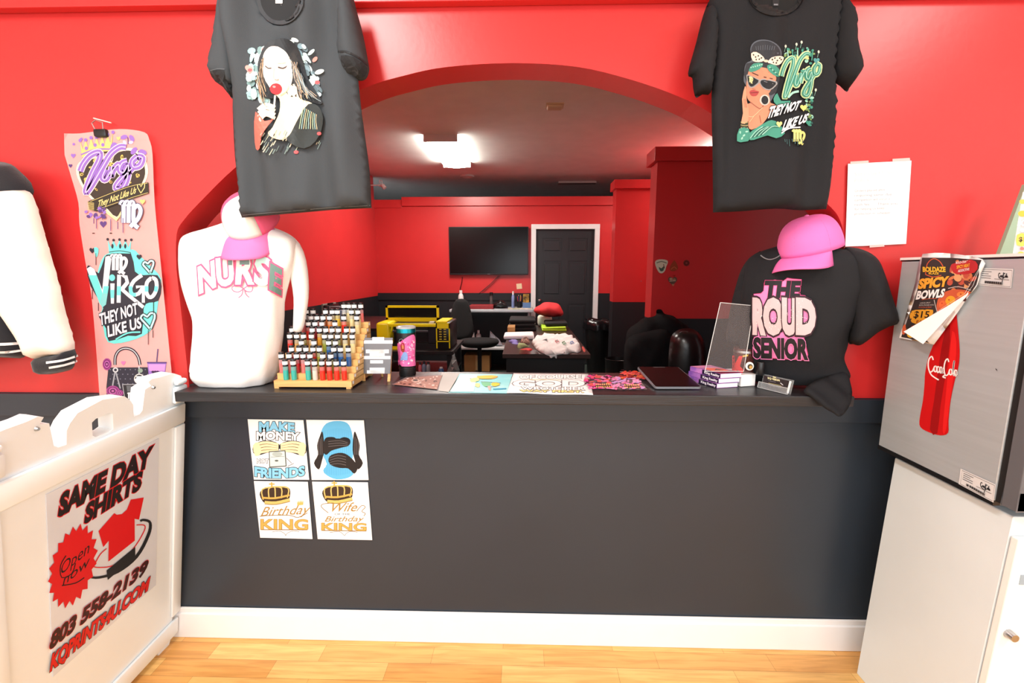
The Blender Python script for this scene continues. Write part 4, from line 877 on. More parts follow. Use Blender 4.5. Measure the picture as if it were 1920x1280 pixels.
m.prism([pg.hit(1871, 490), pg.hit(1897, 490), pg.hit(1945, 345), pg.hit(1924, 345)], (0, .012, 0), G)
zmin = min(p.z for p in m.v); 
for p in m.v: p.z = FZ1+.0125 if p.z < zmin+.03 else p.z
o = m.build('green_board'); tag(o, 'narrow pale green board leaning against the wall on top of the fridge', 'board')

# ================================================================ counter and what stands on it
WTOP = M('black_stained_board', (44, 44, 47), .34, spec=.5, var=.35, vscale=3, bump=.35, bscale=12, stretch=(1, 18, 18))
m = MB(); m.box((-1.19, 1.475, CT-.035), (1.085, D-.0005, CT), WTOP); m.box((AX0+.001, D-.001, CT-.0345), (AX1-.001, 1.815, CT), WTOP)
o = m.build('countertop', bevel=.003); tag(o, 'black stained wooden board counter running through the arched opening', 'counter')
# filler so the board meets the partition
# ---- sweatshirt torso, left
pt = VY(1.60)
root = thing('sweatshirt_torso', 'white NURSE sweatshirt on a torso form at the left end of the counter', 'mannequin', (-1.03, 1.60, CT))
def fw(t, z): return .028*sin(5*t+9*z)*(.4+abs(sin(t)))+.016*sin(9*t-26*z)+.010*sin(7*t+60*z)*max(0, 1-(z-CT)/.16)+(.02*sin(26*t) if z < CT+.05 else 0)
rows = [(412, 432, 478, .35), (420, 420, 492, .5), (430, 390, 520, .62), (440, 357, 540, .72), (452, 344, 551, .8), (480, 342, 553, .95), (520, 349, 543, 1.02), (560, 358, 531, 1.03), (600, 368, 527, 1.0), (640, 368, 524, .98), (680, 364, 519, 1.0), (702, 366, 513, 1.0), (717, 380, 505, .85)]
TM = loft(rows, pt, .088, fold=fw)
zmin = min(p.z for p in TM.v)
for p in TM.v: p.z += (CT+.001-zmin)*max(0, 1-(p.z-zmin)/.2)
TM.build('torso', WHCLOTH, root, smooth='all')
m = MB(); P = [pt.hit(*q, -.03) for q in ((522, 446), (540, 462), (551, 490), (555, 525), (556, 560), (555, 590), (552, 612), (549, 626))]
m.tube(P, [.030, .036, .034, .029, .025, .022, .019, .015], 16, WHCLOTH)
for i in range(len(m.v)): m.v[i].x += .0035*sin(70*m.v[i].z+40*m.v[i].y); m.v[i].y += .003*sin(110*m.v[i].z)
m.build('sleeve', None, root, smooth='all', sub=1)
sf = Sf(TM, pt)
a = Art(sf, .0016, .0004, cell=6); PK, MT, GR = (226, 96, 140), (120, 216, 196), (120, 150, 146)
pos = [('N', 376, 548, 404, 536, 48), ('U', 410, 535, 438, 531, 50), ('R', 444, 530, 473, 530, 52), ('S', 479, 530, 503, 534, 50), ('E', 506, 540, 524, 550, 46)]
for c, x0, y0, x1, y1, h in pos:
    a.text(c, x0, y0, x1, y1, h, dict(N=(206, 240, 230), U=(232, 238, 236), R=(222, 236, 232), S=(190, 232, 226), E=(110, 142, 136))[c], lean=-3 if c in 'NU' else 3, bold=.045, out=PK, ow=.05)
rr = random.Random(5)
for (c, x0, y0, x1, y1, h) in pos:
    for i in range(9):
        x = rr.uniform(x0+2, x1-2); y = y0-rr.uniform(4, h-4)
    a.h += .0
a.rect(428, 488, 436, 497, GR); a.rect(450, 486, 468, 496, GR)
a.line([(457, 541), (447, 535), (436, 538), (438, 545), (448, 547), (457, 541), (467, 535), (474, 538), (472, 546), (463, 546), (457, 541)], 1.6, PK, 3)
a.line([(456, 543), (454, 552), (448, 558)], 1.6, PK, 3); a.line([(459, 543), (462, 552), (468, 557)], 1.6, PK, 3)
a.build(root, 'chest_print')

def cap_parts(root, mats, M4, brimlen, crown, trucker, sc_=1.0):
    rx, ry = .080*sc_, .098*sc_
    def P(th, ph):      # th around (0 = front -Y), ph 0 rim .. 1 top
        r = cos(ph*pi/2)**.62; hz = crown*sin(ph*pi/2)
        fr = max(0, cos(th)); 
        k = 1+.05*fr*sin(ph*pi)
        return M4 @ V((rx*r*sin(th)*k, -ry*r*cos(th)*k, hz*(1+(.06*fr if trucker else 0))))
    N, K = 40, 12
    def seg(a0, a1, name, mat, lo=0, hi=1, off=0):
        m = MB(); n = max(4, int(N*(a1-a0)/(2*pi)))
        rows = [[P(a0+(a1-a0)*i/n, lo+(hi-lo)*k/K) for i in range(n+1)] for k in range(K+1)]
        m.grid(rows, mat)
        o = m.build(name, None, root, smooth='all'); s = o.modifiers.new('s', 'SOLIDIFY'); s.thickness = .002; s.offset = 1; return o
    if trucker:
        seg(-R(44), R(44), 'front_panel', mats[1]); seg(R(44), R(316), 'mesh_back', mats[0])
    else: seg(-pi, pi, 'crown', mats[0])
    m = MB(); rows = []
    for k in range(9):
        t = k/8; row = []
        for i in range(25):
            u = -1+2*i/24; th = u*R(74 if trucker else 62); pw_ = 6 if trucker else 3.2
            x = rx*sin(th); y = -ry*cos(th); ext = brimlen*t*(1-abs(u)**pw_)**.5 if abs(u) < 1 else 0
            z = -.014*sc_*t-.030*(x/(rx))**2*t*1.0-.010*t*t
            row.append(M4 @ V((x*(1+.16*t*(1-abs(u)**4)), y-ext, z)))
        rows.append(row)
    m.grid(rows, mats[2]); o = m.build('brim', None, root, smooth='all'); s = o.modifiers.new('s', 'SOLIDIFY'); s.thickness = .003; s.offset = 0
    m = MB(); c = M4 @ V((0, 0, crown+.001)); m.lathe([(.003, -.002), (.008, 0), (.006, .004), (.001, .006)], (0, 0, 0), 12, mats[0]); m.v = [M4.to_3x3() @ p + c for p in m.v]; m.build('top_button', None, root, smooth=True)
    if not trucker:
        m = MB()
        for k in range(6):
            th = k*pi/3+pi/6*0
            m.tube([P(th, j/14)*1.0+(P(th, j/14)-(M4 @ V((0, 0, .03)))).normalized()*.0012 for j in range(14)], .0008, 5, M('pink_stitching', (214, 96, 160), .8))
        m.build('seam', None, root)
cx = VY(1.53).hit(452, 438)
root = thing('trucker_cap', 'pink trucker cap with white foam front resting on the white sweatshirt torso', 'cap', (cx.x, 1.60, 1.60))
M4 = Matrix.Translation(V((cx.x+.004, 1.60, 1.598))) @ Matrix.Rotation(R(2), 4, 'Z') @ Matrix.Rotation(R(38), 4, 'X')
cap_parts(root, [PINKM, FOAMW, PINKC], M4, .078, .100, True, 1.03)

# ---- black tee torso, right
tdir = V((.87, -.49, 0)); PC = V((.93, 1.625, 0)); pr_ = Pl(PC, tdir, (0, 0, 1))
root = thing('t_shirt_torso', 'black PROUD SENIOR t-shirt on a torso form at the right end of the counter', 'mannequin', (.97, 1.63, CT))
rows = [(458, 1468, 1520, .4), (464, 1450, 1556, .55), (470, 1432, 1596, .7), (480, 1412, 1630, .8), (494, 1400, 1638, .9), (520, 1394, 1628, 1.0), (560, 1388, 1612, 1.08), (600, 1386, 1600, 1.08), (640, 1384, 1590, .95), (675, 1386, 1584, .8), (700, 1392, 1588, .65), (725, 1402, 1590, .55), (742, 1420, 1575, .45)]
def fb(t, z): return .022*sin(4*t+14*z)*(.3+abs(sin(t)))+.014*sin(9*t-30*z)+.01*sin(3*t+50*z)
TM2 = loft(rows, pr_, .085, fold=fb, back=.42)
zmin = min(p.z for p in TM2.v)
for p in TM2.v: p.z += (CT+.001-zmin)*max(0, 1-(p.z-zmin)/.2)
TM2.build('torso', BLKTEE, root, smooth='all')
pf = Pl(pr_.hit(1640, 560), tdir, (0, 0, 1))
SL = puff(pf, cr([(1580, 470), (1600, 464), (1628, 472), (1648, 488), (1660, 515), (1672, 552), (1686, 601), (1668, 612), (1648, 622), (1630, 636), (1613, 647), (1600, 645), (1590, 640), (1594, 590), (1584, 530)], True, 3), .055, .05, .8, .016, lambda x, z: .006*sin(45*x+30*z)); SL.build('sleeve', BLKTEE, root, smooth='all')
SL = puff(Pl(pr_.w(0, 0, -.03), tdir, (0, 0, 1)), cr([(1430, 472), (1406, 483), (1390, 505), (1380, 535), (1370, 575), (1361, 635), (1376, 648), (1400, 650), (1412, 600), (1420, 520)], True, 3), .05, .05, .8, .016, lambda x, z: .006*sin(45*x)); SL.build('sleeve', BLKTEE, root, smooth='all')
# hem gathered over the counter edge
ph = Pl((1.03, 1.438, 1.0), (1, -.05, 0), (0, .95, 1))
HM = puff(ph, cr([(1508, 730), (1524, 716), (1548, 706), (1576, 696), (1590, 700), (1594, 715), (1598, 735), (1594, 758), (1583, 775), (1573, 781), (1562, 774), (1549, 767), (1535, 756), (1521, 744), (1510, 738)], True, 3), .010, .03, .6, .010, lambda x, z: .006*sin(70*x+50*z)); HM.build('hem', BLKTEE, root, smooth='all')
a = Art(Sf(TM2, pr_), .0016, .0004, cell=6).fr(1400, 510, 7.113)
PK, PK2, DT, GL = (244, 138, 196), (222, 70, 130), (28, 26, 30), (206, 184, 188)
a.poly([(225, 250), (235, 140), (380, 100), (470, 130), (540, 75), (610, 85), (735, 95), (690, 300), (780, 310), (880, 440), (930, 600), (900, 760), (760, 840), (820, 1100), (790, 1175), (500, 1160), (100, 1130), (95, 290), (190, 280)], PK2, 1)
a.poly([(232, 245), (240, 146), (380, 108), (470, 136), (545, 82), (605, 92), (727, 102), (682, 305), (775, 318), (870, 445), (920, 600), (890, 755), (752, 835), (810, 1100), (784, 1165), (500, 1150), (105, 1122), (102, 296), (195, 288)], PK, 1)
a.poly([(240, 820), (480, 800), (470, 740), (400, 800)], DT)
a.text('THE', 240, 325, 690, 330, 205, DT, lean=25, bold=.065, out=PK2, ow=.02)
for c, x0, x1 in (('R', 100, 225), ('O', 245, 470), ('U', 490, 650), ('D', 680, 895)):
    a.text(c, x0, 790, x1, 800, 430, GL, h1=430, bold=.075, out=(50, 22, 36), ow=.045)
a.text('SENIOR', 105, 1120, 800, 1145, 250, DT, h1=255, lean=0, bold=.06, out=PK, ow=.03)
for i in range(90): a.ell(rnd.uniform(110, 880), rnd.uniform(380, 760), 5, 5, [(250, 240, 240), (206, 176, 180)][i % 2], 0, 5) if i % 2 == 0 else None
a.build(root, 'chest_print')
m = MB(); c0 = pr_.hit(1445, 487, .06); m.tube([c0+tdir*(-.03+.006*i)+V((0, 0, .0006*(i-5)**2)) for i in range(11)], .002, 6, M('grey_collar_edge', (120, 122, 124), .7)); m.build('collar', None, root, smooth=True)

root = thing('baseball_cap', 'bright pink cotton baseball cap resting on the black t-shirt torso', 'cap', (.93, 1.60, 1.50))
cc = Pl((.93, 1.60, 0), (1, 0, 0), (0, 0, 1)).hit(1520, 470)
M4 = Matrix.Translation(cc) @ Matrix.Rotation(R(-52), 4, 'Z') @ Matrix.Rotation(R(13), 4, 'X') @ Matrix.Rotation(R(-6), 4, 'Y')
cap_parts(root, [PINKC2, PINKC2, PINKC2], M4, .062, .115, False, 1.14)

# ---- tiered wooden rack with roll-on vials
BAM = M('bamboo', (226, 178, 110), .45, var=.2, vscale=4, stretch=(2, 30, 30))
Y0, DY, Z0, DZ = 1.542, .0215, 1.056, .0204
root = thing('tiered_rack', 'tiered bamboo display rack beside the white sweatshirt torso', 'rack', (-.735, 1.64, CT))
xa, xb = -.872, -.598
m = MB()
for r in range(10):
    y = Y0+r*DY; zt = Z0+r*DZ; m.box((xa, y-DY/2-(.004 if r == 0 else 0), (zt-.022) if r == 0 else zt-DZ-.002), (xb, Y0+9.6*DY, zt), BAM)
m.build('stepped_body', None, root)
for i, (x, y) in enumerate(((xa+.008, Y0-.006), (xb-.012, Y0-.006), (xa+.008, Y0+9.3*DY), (xb-.008, Y0+9.3*DY))):
    q = MB(); q.box((x-.008, y-.008, CT+.0005), (x+.008, y+.008, Z0-.022), BAM); q.build('foot', None, root)
for r in range(0, 10, 1):
    m = MB(); y = Y0+r*DY; zt = Z0+r*DZ; m.box((xb+.0003, y-.006, zt-.013), (xb+.001, y+.006, zt-.003), PAPER); m.build('price_sticker', None, root)
LIQ = dict(teal=(40, 170, 160), clear=(200, 200, 190), red=(226, 36, 26), pink=(222, 110, 110), dark=(30, 32, 34), blue=(20, 84, 150), olive=(150, 156, 60), tan=(206, 160, 90), orange=(226, 120, 40), yellow=(232, 196, 60), pale=(222, 206, 150), crimson=(190, 24, 44), amber=(214, 150, 50))
CAPM = M('vial_cap_black', (20, 21, 24), .25); LABM = M('vial_label_white', (248, 248, 248), .6)
protos = {}
def vial(col):
    if col not in protos:
        e = thing('perfume_vial', '', 'vial', (0, 0, 0)); lm = M('liquid_'+col, LIQ[col], .12, spec=.6, coat=.5)
        q = MB(); q.lathe([(.0086, 0), (.0092, .002), (.0092, .034)], (0, 0, 0), 16, lm); q.build('liquid', None, e, smooth=True)
        q = MB(); q.lathe([(.0092, .0342), (.0092, .0455), (.0072, .048)], (0, 0, 0), 16, M('vial_glass_'+col, tuple(int(x*.5+110) for x in LIQ[col]), .08, alpha=.55)); q.build('glass', None, e, smooth=True)
        q = MB(); q.lathe([(.0088, .0482), (.0088, .073), (.0078, .0745)], (0, 0, 0), 16, CAPM); q.build('cap', None, e, smooth=True)
        q = MB(); q.lathe([(.0093, .0545), (.0093, .0665)], (0, 0, 0), 16, LABM, close=False); q.build('label', None, e, smooth=True)
        protos[col] = [e, False]
    e, used = protos[col]
    if not used: protos[col][1] = True; return e
    r = e.copy(); C.objects.link(r)
    for ch in list(e.children):
        c = ch.copy(); C.objects.link(c); c.parent = r
    return r
RW = [
 [(248, 'teal'), (350, 'teal'), (530, 'teal'), (617, 'clear'), (710, 'red'), (800, 'red'), (890, 'red'), (985, 'red')],
 [(200, 'pink'), (298, 'pink'), (392, 'crimson'), (475, 'pink'), (562, 'pink'), (723, 'red'), (822, 'olive')],
 [(330, 'crimson'), (425, 'crimson'), (512, 'crimson'), (600, 'red'), (680, 'olive'), (860, 'blue'), (945, 'blue'), (1042, 'blue')],
 [(455, 'dark'), (612, 'tan'), (797, 'blue'), (882, 'blue')],
 [(308, 'red'), (395, 'tan'), (480, 'olive'), (580, 'tan'), (745, 'olive'), (824, 'olive'), (910, 'olive'), (1000, 'pale'), (1092, 'pale')],
 [(335, 'dark'), (425, 'tan'), (590, 'crimson'), (680, 'amber'), (762, 'dark'), (840, 'tan'), (920, 'pale'), (1020, 'tan'), (1100, 'pale')],
 [(540, 'red'), (625, 'crimson'), (712, 'dark'), (876, 'tan')],
 [(480, 'pink'), (575, 'dark'), (648, 'pink'), (725, 'orange'), (808, 'orange'), (985, 'red'), (1148, 'pale')],
 [(430, 'tan'), (512, 'clear'), (598, 'dark'), (756, 'orange'), (840, 'pale'), (905, 'yellow'), (1082, 'pale'), (1163, 'pale')],
 [(985, 'clear'), (1036, 'pale'), (1116, 'olive'), (1198, 'pink')]]
ORD = ['front', 'second', 'third', 'fourth', 'fifth', 'sixth', 'seventh', 'eighth', 'ninth', 'topmost']
NTH = ['first', 'second', 'third', 'fourth', 'fifth', 'sixth', 'seventh', 'eighth', 'ninth', 'tenth']
CN = dict(teal='teal', clear='clear', red='bright red', pink='pink', dark='dark-filled', blue='blue', olive='olive green', tan='tan', orange='orange', yellow='yellow', pale='pale straw', crimson='crimson', amber='amber')
for r, row in enumerate(RW):
    y = Y0+r*DY; z = Z0+r*DZ; xs = []; last = -9
    for k, (zx, col) in enumerate(row):
        x = VY(y).hit(500+zx/6.735, 710-r*12).x; x = max(x, last+.0195, xa+.011); x = min(x, xb-.011) ; last = x
        v = vial(col); v.location = (x, y, z+.0003)
        v['label'] = '%s perfume vial, %s from left in the %s row of the bamboo rack' % (CN[col], NTH[k], ORD[r]) if k < len(row)-1 else '%s perfume vial at the right end of the %s row of the bamboo rack' % (CN[col], ORD[r])
        v['category'] = 'perfume vial'; v['group'] = 'perfume vials in the bamboo rack'

# ---- easel price sign
root = thing('easel_sign', 'small grey easel sign with blank white label strips beside the bamboo rack', 'sign', (-.55, 1.66, CT))
pe = Pl((-.553, 1.645, CT), (1, -.06, 0), (0, .17, 1))
GB = M('grey_chalkboard', (112, 113, 118), .6)
def pstrip(mb, pl, pts, h0, h1, mat): mb.prism([pl.hit(*p, h0) for p in pts], pl.n*(h1-h0), mat)
m = MB(); pstrip(m, pe, [(684, 633), (737, 633), (732, 700), (680, 700)], 0, .004, GB); m.build('board', None, root)
for q in ([(679, 700), (684, 700), (684, 715), (679, 715)], [(731, 640), (735, 640), (731, 715.5), (726, 715.5)]):
    m = MB(); pstrip(m, pe, q, -.008, -.001, BAM); m.build('leg', None, root)
m = MB(); m.cyl(pe.w(0, .1, -.006), (-.55, 1.72, CT+.002), .004, mat=BAM); m.build('prop', None, root)
for q in ((699, 632, 721, 640), (684, 638, 737, 644), (687, 655, 730, 662), (694, 655, 722, 669), (680, 667, 733, 673), (695, 675, 719, 681), (694, 689, 722, 700), (689, 694, 722, 700)):
    m = MB(); pstrip(m, pe, [(q[0], q[1]), (q[2], q[1]), (q[2], q[3]), (q[0], q[3])], .0042, .0048, PAPER); m.build('label_strip', None, root)

# ---- tumbler
tc = HZ(CT).hit(763, 705); tc.y += .012
root = thing('tumbler', 'black insulated tumbler with a pink print and teal rim on the counter', 'tumbler', tc)
BM = M('matte_black_metal', (22, 22, 24), .38); TR = M('teal_steel', (40, 170, 190), .2, metal=.9)
hz = VY(tc.y).hit(763, 612).z-CT
m = MB(); m.lathe([(.030, .0005), (.0325, .004), (.033, .03), (.032, .031), (.033, .032), (.033, .037), (.032, .038), (.033, .039), (.0335, .045), (.0345, .09), (.037, .14), (.037, hz-.022)], tc, 40, BM); TB = m
m.build('body', None, root, smooth=True)
m = MB(); m.lathe([(.0368, hz-.0218), (.037, hz-.006)], tc, 40, TR); m.build('rim', None, root, smooth=True)
m = MB(); m.lathe([(.0375, hz-.0058), (.0375, hz), (.034, hz+.002), (.030, hz-.001)], tc, 40, M('clear_lid', (200, 204, 206), .1, alpha=.6)); m.build('lid', None, root, smooth=True)
a = Art(Sf(TB, VY(tc.y-.03)), .0012, .0003, cell=4).fr(725, 600, 10.667)
PKS = [(236, 110, 170), (248, 180, 210), (220, 70, 140), (250, 220, 232)]
a.poly([(220, 470), (280, 430), (380, 360), (460, 310), (545, 290), (572, 420), (560, 700), (575, 880), (540, 915), (400, 925), (240, 900), (240, 740), (225, 600)], PKS[0], 2)
for i in range(60): a.ell(rnd.uniform(250, 540), rnd.uniform(400, 890), rnd.uniform(8, 22), rnd.uniform(8, 26), PKS[i % 4], i*41, 7)
for k in range(5): a.line([(430, 560+50*k), (540, 540+50*k)], 6, (90, 60, 110) if k % 2 else PKS[2])
a.poly([(290, 480), (330, 450), (360, 500), (350, 640), (290, 600)], (150, 60, 40), 2); a.poly([(310, 500), (340, 500), (345, 570), (315, 570)], (214, 130, 90)); a.poly([(280, 800), (340, 640), (410, 660), (415, 800), (330, 790)], (130, 160, 210), 2); a.line([(250, 450), (265, 390), (310, 375), (325, 410)], 7, (150, 150, 156), 3)
a.build(root, 'tumbler_print')

# ---- prints lying on the counter
hz_ = HZ(CT)
def sheet_on(name, label, corners, mat, th=.0010, curl=None):
    r = thing(name, label, 'print', hz_.hit(*corners[0]), 'loose prints on the counter')
    m = MB(); pts = [hz_.hit(*p, .0008) for p in corners]
    if curl: 
        a_, b_, c_, d_ = pts; rows = []
        for j in range(13):
            v = j/12; rows.append([a_.lerp(b_, i/12).lerp(d_.lerp(c_, i/12), v)+V((0, 0, curl(i/12, v))) for i in range(13)])
        m.grid(rows, mat); o = m.build('sheet', None, r, smooth='all'); s = o.modifiers.new('s', 'SOLIDIFY'); s.thickness = .0006; s.offset = 1
        return r, m
    m.prism(pts, (0, 0, th), mat); m.build('sheet', None, r); return r, m
BRF = M('bronze_film', (170, 130, 120), .3, alpha=.5); CLF = M('clear_film', (200, 170, 170), .2, alpha=.25)
r, m = sheet_on('transfer_print', 'bronze leopard patterned transfer print on the counter in front of the tumbler', [(764, 706), (831, 703), (821, 731), (735, 721)], CLF)
a = Art(HZ(CT+.0022)); 
BZ = [(176, 122, 104), (214, 176, 160), (92, 52, 44), (232, 206, 196)]
a.poly([(766, 708), (829, 704), (819, 730), (738, 721)], (170, 120, 106))
QQ = [(768, 708), (828, 705), (818, 729), (741, 720)]
for i in range(110):
    x = rnd.uniform(740, 828); y = rnd.uniform(704, 730)
    if inside((x, y), QQ): a.ell(x, y, rnd.uniform(1.2, 3.6), rnd.uniform(.5, 1.3), BZ[i % 4], rnd.uniform(-20, 20), 7)
a.ell(779, 714, 8, 2.6, (214, 176, 160)); a.ell(779, 713.5, 5, 1.5, (60, 34, 30)); a.build(r)
m2 = MB(); 
r, m = sheet_on('backing_sheet', 'blank grey backing sheet between the leopard print and the turquoise print', [(828, 699), (862, 700), (846, 736), (822, 733)], M('grey_backing', (176, 172, 166), .5))
r, m = sheet_on('transfer_print', 'turquoise print sheet with abstract yellow and green shapes on the counter', [(862, 701), (961, 702), (950, 737.5), (841, 736)], M('turquoise_sheet', (110, 214, 222), .45, rgb2=(190, 240, 240), vscale=4))
a = Art(HZ(CT+.0022)).fr(840, 695, 6.857)
a.poly([(160, 50), (380, 50), (330, 270), (20, 270)], (206, 244, 244)); a.poly([(380, 70), (560, 60), (640, 75), (600, 100), (520, 110), (400, 100)], (248, 206, 70), 2); a.line([(560, 100), (640, 76)], 8, (226, 130, 60)); a.ell(610, 175, 56, 26, (244, 210, 60)); a.poly([(430, 150), (540, 150), (540, 195), (470, 205)], (120, 200, 150), 2)
a.line([(280, 105), (420, 108), (560, 105)], 4, (90, 80, 90), 3); a.line([(420, 140), (560, 150), (680, 160)], 4, (90, 80, 90), 3); a.line([(480, 205), (600, 205), (670, 180)], 4, (90, 80, 90), 3); a.poly([(360, 160), (410, 170), (400, 215), (350, 200)], (248, 220, 150), 2); a.line([(580, 238), (750, 230)], 14, (30, 150, 190)); a.poly([(510, 200), (550, 205), (545, 260), (520, 240)], (230, 180, 170), 2); a.poly([(290, 110), (380, 90), (400, 130), (300, 150)], (248, 236, 160), 2)
a.build(r)
r, m = sheet_on('transfer_print', 'white print sheet with OF COURSE GOD lettering curling over the counter edge', [(963, 700), (1103, 701), (1112, 741), (950, 737)], PAPER, curl=lambda u, v: .0012*sin(9*u)*v*v)
a = Art(Sf(m, HZ(CT+.001)), .0012, .0002, cell=6).fr(840, 695, 6.857); DK2, YL = (56, 54, 58), (240, 226, 150)
a.text('OF COURSE', 930, 105, 1710, 100, 48, (250, 250, 250), bold=.05, out=DK2, ow=.03); a.line([(1000, 118), (1300, 116), (1700, 132)], 4, YL, 3)
a.text('GOD', 850, 205, 1740, 205, 82, (250, 250, 250), bold=.05, out=(120, 112, 112), ow=.03)
a.text('WROTE HER', 950, 245, 1750, 250, 38, (250, 250, 250), bold=.04, out=DK2, ow=.04); a.text('WAY FIRST.', 930, 274, 1740, 286, 26, YL, bold=.04, out=(110, 104, 80), ow=.04); a.build(r)
def pinkprint(r, x0, x1, pal, yel=True, y0=704, y1=729):
    a = Art(HZ(CT+.0022+.0004*(x0 > 1120)));
    q = [(x0+4, y0), (x1-6, y0), (x1, y1), (x0, y1)]
    for i in range(80):
        x = rnd.uniform(x0, x1); y = rnd.uniform(y0, y1-1)
        if inside((x, y), q): a.ell(x, y, rnd.uniform(2, 6), rnd.uniform(.8, 2.4), pal[i % len(pal)], rnd.uniform(-15, 15), 7)
    if yel:
        for k in range(7): a.line([(x0+(x1-x0)*(.42+.07*k), y1-9), (x0+(x1-x0)*(.45+.07*k), y1-2)], 2, (240, 200, 110))
        a.line([(x0+(x1-x0)*.4, y1-5), (x1-6, y1-5)], 1.6, (90, 50, 60))
    a.build(r)
PP = [(226, 110, 160), (240, 150, 190), (176, 60, 110), (214, 80, 140)]
r, m = sheet_on('transfer_print', 'pink flower transfer print lying partly over the white lettered sheet', [(1097, 704), (1141, 704), (1155, 729), (1094, 729)], CLF); pinkprint(r, 1094, 1150, [(228, 60, 140), (240, 130, 180), (90, 30, 60), (226, 90, 90)])
r, m = sheet_on('transfer_print', 'light pink butterfly transfer print left of the tablet', [(1146, 706), (1195, 707), (1213, 730), (1153, 730)], CLF); pinkprint(r, 1146, 1206, [(244, 150, 196), (236, 170, 216), (240, 120, 170), (200, 150, 210)], y0=707, y1=730)
r, m = sheet_on('transfer_print', 'red and orange transfer print behind the pink prints left of the tablet', [(1162, 697), (1206, 697), (1217, 711), (1180, 711)], CLF); pinkprint(r, 1163, 1215, [(224, 70, 50), (236, 120, 70), (150, 40, 40), (230, 90, 90)], False, 698, 711)

# ---- tablet on a low stand
root = thing('tablet', 'grey tablet with a blank black screen lying tilted on the counter', 'tablet', (.57, 1.68, CT))
A_ = HZ(CT).hit(1228, 731); B_ = HZ(CT).hit(1316, 731); A_.z = B_.z = CT+.004; Dd = VY(A_.y+.235).hit(1211, 691); Cc = VY(A_.y+.235).hit(1287, 691)
a_ax = (B_-A_).normalized(); b_ax = ((Dd+Cc)/2-(A_+B_)/2); W2 = (B_-A_).length; H2 = b_ax.length; pq2 = Pl(A_+V((0, 0, 0)), a_ax, b_ax)
def rrect(u0, v0, u1, v1, r, n=5):
    P = []
    for cx_, cy_, t0 in ((u1-r, v1-r, 0), (u0+r, v1-r, pi/2), (u0+r, v0+r, pi), (u1-r, v0+r, 3*pi/2)):
        for i in range(n+1): P.append((cx_+r*cos(t0+pi/2*i/n), cy_+r*sin(t0+pi/2*i/n)))
    return P
m = MB(); m.prism([pq2.w(u, v, 0) for u, v in rrect(0, 0, W2, H2, .012)], pq2.n*.007, M('tablet_aluminium', (150, 152, 158), .35, metal=.5)); m.build('case', None, root)
m = MB(); m.prism([pq2.w(u, v, .0072) for u, v in rrect(.003, .003, W2-.003, H2-.003, .010)], pq2.n*.0008, M('black_screen', (12, 12, 13), .3, spec=.3)); m.build('screen', None, root)
m = MB(); m.prism([pq2.w(u, v, .0081) for u, v in rrect(W2*.38, H2-.010, W2*.66, H2-.007, .001)], pq2.n*.0003, M('grey_slot', (110, 104, 104), .4)); m.build('camera_bar', None, root)
m = MB(); zc = Dd.z; m.box((A_.x+.04, A_.y+.15, CT+.0005), (A_.x+.13, A_.y+.21, CT+(zc-CT)*.62), BLKP, bev=.003); m.build('stand', None, root)

# ---- books, acrylic frame
root = None
BKC = [M('book_cover_purple', (128, 84, 170), .35, rgb2=(196, 130, 196), vscale=25), M('book_cover_violet', (116, 76, 160), .35, rgb2=(180, 120, 190), vscale=20), M('book_cover_lilac', (140, 90, 176), .35, rgb2=(206, 140, 200), vscale=22)]
SP = M('book_spine_navy', (30, 18, 48), .4); PGS = M('book_pages', (250, 249, 246), .8, var=.08, vscale=40, stretch=(1, 1, 40))
bl = HZ(CT).hit(1344, 728); br_ = HZ(CT).hit(1408, 724)
bd = (br_-bl).normalized(); bn = V((-bd.y, bd.x, 0))
